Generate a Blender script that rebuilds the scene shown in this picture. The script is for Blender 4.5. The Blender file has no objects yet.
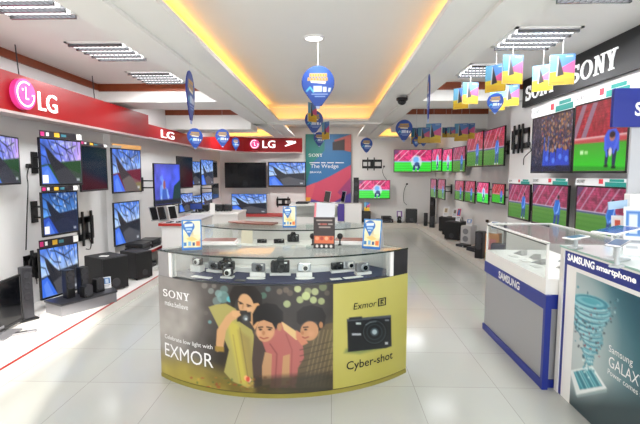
import bpy, bmesh, math, random
import numpy as np
from mathutils import Vector, Matrix, Euler

random.seed(7)
SC = bpy.context.scene
COL = SC.collection

# ------------------------------------------------------------------ camera, sky, sun, exposure
F = 427.0
EYE = Vector((0.0, 0.0, 1.55))
PITCH = math.atan(39 / F)
YAW = math.atan(12 / math.hypot(F, 39))
cam_d = bpy.data.cameras.new('camera')
cam_d.sensor_width = 36.0
cam_d.lens = 36.0 * F / 640.0
cam_d.clip_start = 0.05
CAM = bpy.data.objects.new('camera', cam_d)
CAM.location = EYE
CAM.rotation_euler = (math.pi / 2 - PITCH, 0, YAW)
COL.objects.link(CAM)
SC.camera = CAM

world = bpy.data.worlds.new('world')
SC.world = world
world.use_nodes = True
world.node_tree.nodes['Background'].inputs[0].default_value = (0.86, 0.93, 1.0, 1)
world.node_tree.nodes['Background'].inputs[1].default_value = 1.5

sun_d = bpy.data.lights.new('sun', 'SUN')
sun_d.energy = 9.0
sun_d.angle = math.radians(1.2)
sun_d.color = (1.0, 0.93, 0.82)
SUN = bpy.data.objects.new('sun', sun_d)
_sd = Vector((-0.30, 0.955, -0.31)).normalized()
SUN.rotation_euler = _sd.to_track_quat('-Z', 'Y').to_euler()
SUN.location = (1.5, -6, 4)
COL.objects.link(SUN)

def area_light(name, loc, size, energy, color, rot=(0, 0, 0), parent=None):
    d = bpy.data.lights.new(name, 'AREA')
    d.shape = 'RECTANGLE'
    d.size, d.size_y = size
    d.energy = energy
    d.color = color
    o = bpy.data.objects.new(name, d)
    o.location = loc
    o.rotation_euler = rot
    o.parent = parent
    COL.objects.link(o)
    return o

# fill light added before the solid front wall, behind the viewer
area_light('front_fill_light', (0.9, -1.7, 1.45), (3.0, 2.2), 110, (0.95, 0.97, 1.0), (math.radians(90), 0, 0))

SC.view_settings.view_transform = 'Standard'
SC.view_settings.look = 'None'
SC.view_settings.gamma = 1
SC.view_settings.exposure = 0.0
SC.view_settings.use_curve_mapping = False
SC.cycles.max_bounces = 8
SC.cycles.diffuse_bounces = 5
SC.cycles.glossy_bounces = 4
SC.cycles.transparent_max_bounces = 16
SC.cycles.caustics_reflective = False
SC.cycles.caustics_refractive = False
SC.cycles.sample_clamp_indirect = 4
SC.cycles.use_denoising = True

# ------------------------------------------------------------------ measuring helpers (photo pixel + real plane -> point in the room)
RM = CAM.rotation_euler.to_matrix()
def ray(px, py):
    return RM @ Vector(((px - 320) / F, (212 - py) / F, -1.0))
def atY(px, py, Y):
    d = ray(px, py); return EYE + d * (Y / d.y)
def atX(px, py, X):
    d = ray(px, py); return EYE + d * (X / d.x)
def atZ(px, py, Z):
    d = ray(px, py); return EYE + d * ((Z - EYE.z) / d.z)
RMI = RM.transposed()
def project(P):
    P = np.asarray(P, float) - np.array(EYE)
    c = P @ np.array(RM)
    return 320 + F * c[..., 0] / -c[..., 2], 212 - F * c[..., 1] / -c[..., 2]

# ------------------------------------------------------------------ materials
def lin(c):
    if isinstance(c, str):
        c = [int(c[i:i + 2], 16) / 255 for i in (0, 2, 4)]
    return tuple(((x + 0.055) / 1.055) ** 2.4 if x > 0.04045 else x / 12.92 for x in c[:3])

MATS = {}
def mat(name, col='808080', rough=0.5, metal=0.0, spec=0.5, emit=0.0, noise=0.0, nscale=30.0, coat=0.0):
    if name in MATS:
        return MATS[name]
    m = bpy.data.materials.new(name)
    m.use_nodes = True
    nt = m.node_tree
    b = nt.nodes['Principled BSDF']
    c = lin(col)
    b.inputs['Base Color'].default_value = (*c, 1)
    b.inputs['Roughness'].default_value = rough
    b.inputs['Metallic'].default_value = metal
    b.inputs['Specular IOR Level'].default_value = spec
    b.inputs['Coat Weight'].default_value = coat
    if emit:
        b.inputs['Emission Color'].default_value = (*c, 1)
        b.inputs['Emission Strength'].default_value = emit
    if noise:
        tc = nt.nodes.new('ShaderNodeTexCoord')
        n = nt.nodes.new('ShaderNodeTexNoise'); n.inputs['Scale'].default_value = nscale
        n.inputs['Detail'].default_value = 4
        mx = nt.nodes.new('ShaderNodeMix'); mx.data_type = 'RGBA'
        mx.inputs['A'].default_value = (*[x * (1 - noise) for x in c], 1)
        mx.inputs['B'].default_value = (*[min(1, x * (1 + noise)) for x in c], 1)
        nt.links.new(tc.outputs['Object'], n.inputs['Vector'])
        nt.links.new(n.outputs['Fac'], mx.inputs['Factor'])
        nt.links.new(mx.outputs['Result'], b.inputs['Base Color'])
    MATS[name] = m
    return m

def art_mat(name, emit=None, rough=0.4, coat=0.0):
    m = bpy.data.materials.new(name)
    m.use_nodes = True
    nt = m.node_tree
    b = nt.nodes['Principled BSDF']
    a = nt.nodes.new('ShaderNodeAttribute'); a.attribute_name = 'picture'
    if emit is None:
        nt.links.new(a.outputs['Color'], b.inputs['Base Color'])
    else:
        b.inputs['Base Color'].default_value = (0.008, 0.008, 0.01, 1)
        nt.links.new(a.outputs['Color'], b.inputs['Emission Color'])
        b.inputs['Emission Strength'].default_value = emit
    b.inputs['Roughness'].default_value = rough
    b.inputs['Coat Weight'].default_value = coat
    return m

PRINT = art_mat('printed_picture', None, 0.45)
GLOSSPRINT = art_mat('glossy_printed_picture', None, 0.28)
SCREEN = art_mat('lit_screen_picture', 1.0, 0.25)

def glass_mat(name, tint, amount):
    m = bpy.data.materials.new(name)
    m.use_nodes = True
    nt = m.node_tree
    nt.nodes.clear()
    out = nt.nodes.new('ShaderNodeOutputMaterial')
    tr = nt.nodes.new('ShaderNodeBsdfTransparent'); tr.inputs[0].default_value = (*tint, 1)
    gl = nt.nodes.new('ShaderNodeBsdfGlossy'); gl.inputs['Roughness'].default_value = 0.02
    fr = nt.nodes.new('ShaderNodeFresnel'); fr.inputs[0].default_value = 1.45
    mt = nt.nodes.new('ShaderNodeMath'); mt.operation = 'MULTIPLY'; mt.inputs[1].default_value = amount
    mx = nt.nodes.new('ShaderNodeMixShader')
    nt.links.new(fr.outputs[0], mt.inputs[0])
    nt.links.new(mt.outputs[0], mx.inputs[0])
    nt.links.new(tr.outputs[0], mx.inputs[1])
    nt.links.new(gl.outputs[0], mx.inputs[2])
    nt.links.new(mx.outputs[0], out.inputs[0])
    return m
GLASS = glass_mat('clear_glass', (0.965, 0.985, 0.976), 0.3)

def tile_mat():
    m = bpy.data.materials.new('polished_floor_tiles')
    m.use_nodes = True
    nt = m.node_tree
    b = nt.nodes['Principled BSDF']
    tc = nt.nodes.new('ShaderNodeTexCoord')
    br = nt.nodes.new('ShaderNodeTexBrick')
    br.offset = 0.0
    br.inputs['Scale'].default_value = 1.0
    br.inputs['Brick Width'].default_value = 0.6
    br.inputs['Row Height'].default_value = 0.6
    br.inputs['Mortar Size'].default_value = 0.0022
    br.inputs['Color1'].default_value = (*lin('b7b9b3'), 1)
    br.inputs['Color2'].default_value = (*lin('b3b5af'), 1)
    br.inputs['Mortar'].default_value = (*lin('969690'), 1)
    nz = nt.nodes.new('ShaderNodeTexNoise'); nz.inputs['Scale'].default_value = 2.2; nz.inputs['Detail'].default_value = 6
    mx = nt.nodes.new('ShaderNodeMix'); mx.data_type = 'RGBA'; mx.blend_type = 'MULTIPLY'
    mx.inputs['Factor'].default_value = 0.05
    nt.links.new(tc.outputs['Object'], br.inputs['Vector'])
    nt.links.new(tc.outputs['Object'], nz.inputs['Vector'])
    nt.links.new(br.outputs['Color'], mx.inputs['A'])
    nt.links.new(nz.outputs['Color'], mx.inputs['B'])
    nt.links.new(mx.outputs['Result'], b.inputs['Base Color'])
    b.inputs['Roughness'].default_value = 0.13
    b.inputs['Specular IOR Level'].default_value = 0.5
    return m
TILES = tile_mat()

WALL = mat('matt_white_wall_paint', 'ecebea', 0.85, noise=0.02, nscale=6)
CEIL = mat('white_ceiling_paint', 'f0efec', 0.9, noise=0.015, nscale=4)
BEAM = mat('white_plaster_beam', 'eeede9', 0.85, noise=0.015, nscale=4)
WOOD = mat('red_brown_wood_trim', '8a3f1c', 0.45, noise=0.2, nscale=14)
RED = mat('red_fascia', '900a10', 0.35, spec=.3, coat=0.08)
REDTOP = mat('red_laminate', 'b02a22', 0.4)
BLACK = mat('black_plastic', '141416', 0.35)
MATTBLACK = mat('matt_black_cabinet', '1e1d1f', 0.6, noise=0.15, nscale=60)
DARK = mat('dark_grey_plastic', '333338', 0.4)
GREY = mat('mid_grey_plastic', '7c7c80', 0.45)
LGREY = mat('light_grey_laminate', 'b9b8b8', 0.5)
SILVER = mat('silver_metal', 'c2c4c8', 0.3, 0.8)
WHITE = mat('white_laminate', 'eceae6', 0.35, noise=0.01)
WGLOSS = mat('glossy_white_plastic', 'f2f1ee', 0.25)
BROWN = mat('red_brown_counter_top', '7a4a3c', 0.4, noise=0.12, nscale=20)
BLUE = mat('royal_blue_laminate', '172a86', 0.35)
NAVY = mat('navy_shelf_cloth', '2c3152', 0.8)
BLKSIGN = mat('black_sign_board', '111113', 0.45)
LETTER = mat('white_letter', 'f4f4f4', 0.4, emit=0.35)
INK = mat('black_ink', '1c1c14', 0.5)
WINK = mat('white_ink', 'eeeeee', 0.5)
CABLE = mat('black_cable', '151515', 0.5)
STRING = mat('clear_white_thread', 'dadada', 0.5)
GLEDGE = mat('green_glass_edge', '27332f', 0.15)
TUBE = mat('fluorescent_tube', 'ffffff', 0.3, emit=2.6)
LOUVRE = mat('mirror_louvre', '74767a', 0.25, 0.7)
COVE = mat('warm_cove_strip', 'ffb545', 0.5, emit=4.0)
OFFSCREEN = mat('switched_off_screen', '0d0e12', 0.12)

# ------------------------------------------------------------------ mesh building
class MB:
    def __init__(self):
        self.v = []; self.f = []
    def add(self, vs, fs):
        n = len(self.v)
        self.v += [tuple(p) for p in vs]
        self.f += [tuple(i + n for i in f) for f in fs]
        return self
    def box(self, a, b, M=None):
        x0, x1 = sorted((a[0], b[0])); y0, y1 = sorted((a[1], b[1])); z0, z1 = sorted((a[2], b[2]))
        vs = [(x0, y0, z0), (x1, y0, z0), (x1, y1, z0), (x0, y1, z0), (x0, y0, z1), (x1, y0, z1), (x1, y1, z1), (x0, y1, z1)]
        if M is not None:
            vs = [M @ Vector(p) for p in vs]
        return self.add(vs, [(0, 3, 2, 1), (4, 5, 6, 7), (0, 1, 5, 4), (1, 2, 6, 5), (2, 3, 7, 6), (3, 0, 4, 7)])
    def bbox(self, a, b, r=0.01, M=None):
        """box with bevelled edges"""
        x0, x1 = sorted((a[0], b[0])); y0, y1 = sorted((a[1], b[1])); z0, z1 = sorted((a[2], b[2]))
        bm = bmesh.new()
        bmesh.ops.create_cube(bm, size=1)
        for v in bm.verts:
            v.co = Vector(((x0 + x1) / 2 + v.co.x * (x1 - x0), (y0 + y1) / 2 + v.co.y * (y1 - y0), (z0 + z1) / 2 + v.co.z * (z1 - z0)))
        r = min(r, (x1 - x0) * .45, (y1 - y0) * .45, (z1 - z0) * .45)
        bmesh.ops.bevel(bm, geom=bm.edges[:], offset=r, segments=2, affect='EDGES', profile=0.5)
        bm.verts.index_update()
        vs = [(M @ v.co) if M is not None else v.co.copy() for v in bm.verts]
        fs = [tuple(v.index for v in f.verts) for f in bm.faces]
        bm.free()
        return self.add(vs, fs)
    def tube(self, pts, r, n=8, cap=True):
        pts = [Vector(p) for p in pts]
        rs = r if isinstance(r, (list, tuple)) else [r] * len(pts)
        vs = []; fs = []
        ref = None
        for i, p in enumerate(pts):
            t = (pts[min(i + 1, len(pts) - 1)] - pts[max(i - 1, 0)]).normalized()
            if ref is None:
                ref = Vector((0, 0, 1)) if abs(t.z) < .9 else Vector((1, 0, 0))
            a = (ref - t * ref.dot(t))
            if a.length < 1e-5:
                a = t.orthogonal()
            a.normalize(); b = t.cross(a); ref = a
            for k in range(n):
                an = 2 * math.pi * k / n
                vs.append(p + (a * math.cos(an) + b * math.sin(an)) * rs[i])
        for i in range(len(pts) - 1):
            for k in range(n):
                fs.append((i * n + k, i * n + (k + 1) % n, (i + 1) * n + (k + 1) % n, (i + 1) * n + k))
        if cap:
            fs.append(tuple(range(n))[::-1]); fs.append(tuple(range((len(pts) - 1) * n, len(pts) * n)))
        return self.add(vs, fs)
    def prism(self, poly, h0, h1, M=None):
        """poly in local x,y extruded along z"""
        n = len(poly)
        vs = [Vector((p[0], p[1], h0)) for p in poly] + [Vector((p[0], p[1], h1)) for p in poly]
        if M is not None:
            vs = [M @ v for v in vs]
        fs = [tuple(range(n))[::-1], tuple(range(n, 2 * n))] + [(i, (i + 1) % n, n + (i + 1) % n, n + i) for i in range(n)]
        return self.add(vs, fs)
    def lathe(self, prof, n=24, c=(0, 0, 0), M=None):
        vs = []; fs = []
        for (r, z) in prof:
            for k in range(n):
                a = 2 * math.pi * k / n
                p = Vector((c[0] + r * math.cos(a), c[1] + r * math.sin(a), c[2] + z))
                vs.append(M @ p if M is not None else p)
        for i in range(len(prof) - 1):
            for k in range(n):
                fs.append((i * n + k, i * n + (k + 1) % n, (i + 1) * n + (k + 1) % n, (i + 1) * n + k))
        fs.append(tuple(range(n))[::-1]); fs.append(tuple(range((len(prof) - 1) * n, len(prof) * n)))
        return self.add(vs, fs)
    def arc(self, r0, r1, a0, a1, z0, z1, n=40):
        """ring segment round the local z axis; angle 0 points to -y, positive to +x"""
        vs = []; fs = []
        for i in range(n + 1):
            a = a0 + (a1 - a0) * i / n
            for r, z in ((r0, z0), (r1, z0), (r1, z1), (r0, z1)):
                vs.append((r * math.sin(a), -r * math.cos(a), z))
        for i in range(n):
            for k in range(4):
                fs.append((i * 4 + k, i * 4 + (k + 1) % 4, i * 4 + 4 + (k + 1) % 4, i * 4 + 4 + k))
        fs.append((3, 2, 1, 0)); fs.append((n * 4, n * 4 + 1, n * 4 + 2, n * 4 + 3))
        return self.add(vs, fs)
    def build(self, name, m, parent=None, smooth=False):
        me = bpy.data.meshes.new(name)
        me.from_pydata(self.v, [], self.f)
        bm = bmesh.new(); bm.from_mesh(me)
        bmesh.ops.recalc_face_normals(bm, faces=bm.faces[:])
        bm.to_mesh(me); bm.free()
        me.materials.append(m)
        if smooth:
            for p in me.polygons:
                p.use_smooth = True
        o = bpy.data.objects.new(name, me)
        o.parent = parent
        COL.objects.link(o)
        return o

def tag(o, label=None, cat=None, group=None, kind=None):
    if label: o['label'] = label
    if cat: o['category'] = cat
    if group: o['group'] = group
    if kind: o['kind'] = kind
    return o
def thing(name, label, cat, loc=(0, 0, 0), rz=0.0, group=None, rot=None):
    o = bpy.data.objects.new(name, None)
    o.empty_display_size = 0.1
    o.location = loc
    o.rotation_euler = rot if rot is not None else (0, 0, rz)
    COL.objects.link(o)
    return tag(o, label, cat, group)
def struct(name, mb, m):
    return tag(mb.build(name, m), kind='structure')
KIDS = lambda o: [c for c in bpy.data.objects if c.parent == o]
def dup(root, label=None, group=None, loc=None, rz=None):
    r = root.copy(); COL.objects.link(r)
    if label: r['label'] = label
    if group: r['group'] = group
    if loc is not None: r.location = loc
    if rz is not None: r.rotation_euler = (0, 0, rz)
    def rec(a, b):
        for ch in KIDS(a):
            if ch == b: continue
            c = ch.copy(); COL.objects.link(c); c.parent = b
            rec(ch, c)
    rec(root, r)
    return r

# ------------------------------------------------------------------ lettering
_TX = {}
def text_geo(s, bold=0.0, shear=0.0):
    key = (s, bold, shear)
    if key in _TX: return _TX[key]
    cu = bpy.data.curves.new('lettering', 'FONT')
    cu.body = s; cu.size = 1.0; cu.offset = bold; cu.shear = shear; cu.resolution_u = 3
    o = bpy.data.objects.new('lettering', cu)
    me = bpy.data.meshes.new_from_object(o)
    vs = [(v.co.x, v.co.y) for v in me.vertices]
    fs = [tuple(p.vertices) for p in me.polygons]
    bpy.data.objects.remove(o); bpy.data.curves.remove(cu); bpy.data.meshes.remove(me)
    x0 = min(v[0] for v in vs); x1 = max(v[0] for v in vs)
    y0 = min(v[1] for v in vs); y1 = max(v[1] for v in vs)
    _TX[key] = ([((x - x0) / (x1 - x0), (y - y0) / (y1 - y0)) for x, y in vs], fs)
    return _TX[key]

def quad(a, b, c, d): return [a, b, c, d]
def serif_sony():
    """slab-serif capitals S O N Y in a unit box"""
    P = []; Fs = []
    def poly(pts):
        n = len(P); P.extend(pts); Fs.append(tuple(range(n, n + len(pts))))
    def rect(x0, y0, x1, y1): poly([(x0, y0), (x1, y0), (x1, y1), (x0, y1)])
    def stroke(pts, wx, wy):
        n = len(P)
        for i, p in enumerate(pts):
            q = pts[min(i + 1, len(pts) - 1)]; o = pts[max(i - 1, 0)]
            tx, ty = q[0] - o[0], q[1] - o[1]; L = math.hypot(tx, ty) or 1
            nx, ny = -ty / L * wx, tx / L * wy
            P.append((p[0] + nx, p[1] + ny)); P.append((p[0] - nx, p[1] - ny))
        for i in range(len(pts) - 1):
            Fs.append((n + 2 * i, n + 2 * i + 1, n + 2 * i + 3, n + 2 * i + 2))
    # S
    pts = []
    for k in range(19):
        a = math.radians(35 + k * 235 / 18); pts.append((0.105 + 0.07 * math.cos(a), 0.72 + 0.2 * math.sin(a)))
    for k in range(19):
        a = math.radians(90 - k * 235 / 18); pts.append((0.105 + 0.075 * math.cos(a), 0.29 + 0.21 * math.sin(a)))
    stroke(pts, 0.026, 0.075)
    rect(0.165, 0.68, 0.19, 0.98); rect(0.02, 0.02, 0.045, 0.34)
    # O
    n = len(P); N = 36
    for k in range(N):
        a = 2 * math.pi * k / N
        P.append((0.375 + 0.135 * math.cos(a), 0.5 + 0.5 * math.sin(a)))
        P.append((0.375 + 0.083 * math.cos(a), 0.5 + 0.405 * math.sin(a)))
    for k in range(N):
        j = (k + 1) % N; Fs.append((n + 2 * k, n + 2 * k + 1, n + 2 * j + 1, n + 2 * j))
    # N
    rect(0.575, 0.03, 0.605, 0.97); rect(0.715, 0.03, 0.745, 0.97)
    poly([(0.57, 0.97), (0.63, 0.97), (0.745, 0.03), (0.705, 0.03)])
    rect(0.545, 0.9, 0.625, 0.99); rect(0.545, 0.01, 0.64, 0.09); rect(0.68, 0.91, 0.775, 0.99)
    # Y
    poly([(0.805, 0.95), (0.865, 0.95), (0.92, 0.47), (0.875, 0.42)])
    poly([(0.93, 0.95), (0.965, 0.95), (0.92, 0.42), (0.895, 0.45)])
    rect(0.872, 0.03, 0.922, 0.46)
    rect(0.79, 0.9, 0.885, 0.99); rect(0.91, 0.9, 1.0, 0.99); rect(0.845, 0.01, 0.95, 0.09)
    return P, Fs
SONYG = serif_sony()

def letters(name, geo, fn, m, parent=None, thick=None):
    """geo in a unit box mapped by fn(u, v) -> local point; thick = offset vector function for raised letters"""
    vs, fs = geo
    me = bpy.data.meshes.new(name)
    if thick is None:
        me.from_pydata([tuple(fn(u, v)) for u, v in vs], [], fs)
    else:
        A = [Vector(fn(u, v)) for u, v in vs]
        B = [a + thick for a in A]
        n = len(A)
        F2 = list(fs) + [tuple(i + n for i in f[::-1]) for f in fs]
        cnt = {}
        for f in fs:
            for i in range(len(f)):
                e = (f[i], f[(i + 1) % len(f)]); k = tuple(sorted(e)); cnt.setdefault(k, []).append(e)
        for k, es in cnt.items():
            if len(es) == 1:
                a, b = es[0]; F2.append((b, a, a + n, b + n))
        me.from_pydata([tuple(p) for p in A + B], [], F2)
    me.materials.append(m)
    o = bpy.data.objects.new(name, me); o.parent = parent
    COL.objects.link(o)
    return o

def plane_fn(origin, ux, uy):
    o = Vector(origin); a = Vector(ux); b = Vector(uy)
    return lambda u, v: o + a * u + b * v

# ------------------------------------------------------------------ painting of printed and screen pictures
class Art:
    def __init__(self, X, Y, soft):
        self.X = X; self.Y = Y; self.s = soft
        self.c = np.zeros(X.shape + (3,))
    @staticmethod
    def unit(w, h, aspect=None):
        """x in 0..w/h-ish units, y down in 0..1"""
        asp = aspect or w / h
        xs = np.linspace(0, asp, w); ys = np.linspace(0, 1, h)
        X, Y = np.meshgrid(xs, ys)
        return Art(X, Y, 0.6 / h)
    def col(self, c):
        if isinstance(c, str): c = [int(c[i:i + 2], 16) / 255 for i in (0, 2, 4)]
        return np.array(c[:3], float)
    def blend(self, mask, c, a=1.0):
        m = (np.clip(mask, 0, 1) * a)[..., None]
        self.c = self.c * (1 - m) + (c if isinstance(c, np.ndarray) and c.ndim == 3 else self.col(c)) * m
        return self
    def fill(self, c): return self.blend(np.ones(self.X.shape), c)
    def grad(self, p, q, c0, c1, mask=None, a=1.0):
        d = (q[0] - p[0], q[1] - p[1]); L = d[0] ** 2 + d[1] ** 2
        t = np.clip(((self.X - p[0]) * d[0] + (self.Y - p[1]) * d[1]) / L, 0, 1)[..., None]
        g = self.col(c0) * (1 - t) + self.col(c1) * t
        return self.blend(np.ones(self.X.shape) if mask is None else mask, g, a)
    def ell_m(self, cx, cy, rx, ry, rot=0.0, soft=None):
        s = soft or self.s
        dx = self.X - cx; dy = self.Y - cy
        c, sn = math.cos(rot), math.sin(rot)
        x = dx * c + dy * sn; y = -dx * sn + dy * c
        k = np.sqrt((x / rx) ** 2 + (y / ry) ** 2)
        return np.clip(0.5 + (1 - k) * min(rx, ry) / (2 * s), 0, 1)
    def ell(self, cx, cy, rx, ry, c, rot=0.0, a=1.0, soft=None): return self.blend(self.ell_m(cx, cy, rx, ry, rot, soft), c, a)
    def poly_m(self, pts, soft=None):
        s = soft or self.s
        X, Y = self.X, self.Y
        ins = np.zeros(X.shape, bool); dist = np.full(X.shape, 1e9)
        n = len(pts)
        for i in range(n):
            x0, y0 = pts[i]; x1, y1 = pts[(i + 1) % n]
            if y0 != y1:
                c = ((y0 > Y) != (y1 > Y)) & (X < (x1 - x0) * (Y - y0) / (y1 - y0) + x0)
                ins ^= c
            L = (x1 - x0) ** 2 + (y1 - y0) ** 2
            t = np.clip(((X - x0) * (x1 - x0) + (Y - y0) * (y1 - y0)) / max(L, 1e-12), 0, 1)
            dist = np.minimum(dist, np.hypot(X - x0 - t * (x1 - x0), Y - y0 - t * (y1 - y0)))
        return np.clip(0.5 + np.where(ins, dist, -dist) / (2 * s), 0, 1)
    def poly(self, pts, c, a=1.0, soft=None): return self.blend(self.poly_m(pts, soft), c, a)
    def rect(self, x0, y0, x1, y1, c, a=1.0): return self.poly([(x0, y0), (x1, y0), (x1, y1), (x0, y1)], c, a)
    def line(self, pts, w, c, a=1.0, soft=None):
        s = soft or self.s
        d = np.full(self.X.shape, 1e9)
        for (x0, y0), (x1, y1) in zip(pts[:-1], pts[1:]):
            L = (x1 - x0) ** 2 + (y1 - y0) ** 2
            t = np.clip(((self.X - x0) * (x1 - x0) + (self.Y - y0) * (y1 - y0)) / max(L, 1e-12), 0, 1)
            d = np.minimum(d, np.hypot(self.X - x0 - t * (x1 - x0), self.Y - y0 - t * (y1 - y0)))
        return self.blend(np.clip(0.5 + (w / 2 - d) / (2 * s), 0, 1), c, a)
    def noise(self, seed, scale, amt):
        r = np.random.RandomState(seed)
        h, w = self.X.shape
        n = np.zeros((h, w))
        for k, a in ((scale, 1.0), (scale * 2, .5)):
            g = r.rand(h // max(1, int(k)) + 3, w // max(1, int(k)) + 3) - .5
            yi = np.arange(h) / k; xi = np.arange(w) / k
            y0 = yi.astype(int); x0 = xi.astype(int); fy = (yi - y0)[:, None]; fx = (xi - x0)[None]
            n += a * ((g[y0][:, x0] * (1 - fy) + g[y0 + 1][:, x0] * fy) * (1 - fx) + (g[y0][:, x0 + 1] * (1 - fy) + g[y0 + 1][:, x0 + 1] * fy) * fx)
        self.c = np.clip(self.c * (1 + amt * n[..., None]), 0, 1)
        return self

def art_mesh(name, img, P):
    """img (h,w,3) sRGB, P (h,w,3) points -> mesh with the picture as a colour attribute"""
    h, w = img.shape[:2]
    idx = np.arange(h * w).reshape(h, w)
    fs = np.stack([idx[:-1, :-1], idx[1:, :-1], idx[1:, 1:], idx[:-1, 1:]], -1).reshape(-1, 4)
    me = bpy.data.meshes.new(name)
    me.from_pydata(P.reshape(-1, 3).tolist(), [], fs.tolist())
    at = me.color_attributes.new('picture', 'FLOAT_COLOR', 'POINT')
    c = np.clip(img, 0, 1).reshape(-1, 3)
    c = np.where(c > .04045, ((c + .055) / 1.055) ** 2.4, c / 12.92)
    rgba = np.concatenate([c, np.ones((len(c), 1))], 1).astype(np.float32)
    at.data.foreach_set('color', rgba.ravel())
    return me
def art_obj(name, img, P, m, parent=None):
    me = art_mesh(name, img, P)
    me.materials.append(m)
    o = bpy.data.objects.new(name, me); o.parent = parent
    COL.objects.link(o)
    return o
def flat_P(img, origin, ux, uy):
    """origin = top-left corner, ux to the right, uy downwards"""
    h, w = img.shape[:2]
    u, v = np.meshgrid(np.linspace(0, 1, w), np.linspace(0, 1, h))
    return np.array(origin)[None, None] + u[..., None] * np.array(ux) + v[..., None] * np.array(uy)

# pictures shown on the screens -------------------------------------------------
def pic_path(kind=0):
    a = Art.unit(72, 42)
    A = 72 / 42
    if kind == 2:   # crimson and ochre
        a.grad((0, 0), (0, .6), '3f6fd8', '9db8f2')
    elif kind == 3:   # dark blue
        a.grad((0, 0), (0, .6), '1d4f9c', '5d9be6')
    elif kind == 1:   # rainbow
        a.grad((0, 0), (A, 0), '3f6fe0', 'b99ae8')
    else:
        a.grad((0, 0), (0, .6), '4d80ea', 'c4dcff')
    a.noise(3 + kind, 6, .5)
    r = random.Random(5 + kind)
    for i in range(26):
        x = r.uniform(.25 * A, A); y = r.uniform(0, .5)
        a.ell(x, y, .05, .025, 'eef4ff', r.uniform(0, 3), .6)
    # bank under the branches
    bank = {0: '1f2430', 1: '1f4a22', 2: '6d1030', 3: '101c3c'}[kind]
    a.poly([(0, .58), (.45 * A, .5), (A, .44), (A, 1), (0, 1)], bank)
    if kind == 2: a.poly([(.45 * A, .82), (A, .78), (A, 1), (.45 * A, 1)], '7a6b12')
    # path and trunk
    pth = {0: '2c2d34', 1: '24262e', 2: '3b3038', 3: '0e1830'}[kind]
    a.poly([(.1 * A, .18), (.2 * A, .24), (.36 * A, .42), (.62 * A, .62), (.95 * A, 1), (.42 * A, 1), (.28 * A, .7), (.16 * A, .42)], pth)
    a.poly([(.3 * A, .72), (.55 * A, .62), (A, .78), (A, 1), (.4 * A, 1)], {0: '6a6a70', 1: '46464c', 2: '8a8078', 3: '16264a'}[kind], .6)
    # blue water corner
    a.poly([(0, .62), (.16 * A, .58), (.4 * A, 1), (0, 1)], {0: '3f74ee', 1: '4a7df0', 2: '3f6ff0', 3: '1d50c8'}[kind])
    a.poly([(.05 * A, .75), (.14 * A, .66), (.3 * A, 1), (.1 * A, 1)], '7fa8ff', .5)
    # branches
    for pts in ([(0, .1), (.3, .22), (.55, .5)], [(.6, 0), (.75, .25), (.85, .48)], [(1.0, 0), (1.05, .22), (1.2, .45)], [(.3, 0), (.42, .18), (.6, .3), (.9, .34)],
                [(1.35, 0), (1.3, .2), (1.45, .46)], [(.8, .12), (1.1, .2), (1.5, .1)], [(0, .35), (.2, .4), (.3, .6)], [(1.55, .0), (1.6, .3)], [(.45, .05), (.7, .08), (1.3, .3)]):
        a.line(pts, .022, '141a2c', .9)
    a.rect(.86 * A, .88, .94 * A, .94, 'cfd4dc', .8)
    return a.c
def pic_jelly():
    a = Art.unit(72, 42); A = 72 / 42
    a.grad((0, 0), (A, 1), '5a5cc8', '3c56e8').noise(9, 7, .4)
    for k in range(14):
        r = random.Random(k)
        a.ell(r.uniform(.3, .9), r.uniform(.3, .85), r.uniform(.06, .16), r.uniform(.05, .13), ('8fc0ff', '6f9cff', 'b4d8ff')[k % 3], r.uniform(0, 3), .7)
    a.ell(.62, .52, .08, .12, '9c5a6a'); a.poly([(.5, .62), (.75, .6), (.8, .85), (.45, .86)], '3f62c0')
    a.poly([(.75 * A, .55), (A, .4), (A, 1), (.65 * A, 1)], '123a3c')
    a.rect(0, .88, A, 1, '1b1f2c')
    return a.c
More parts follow.
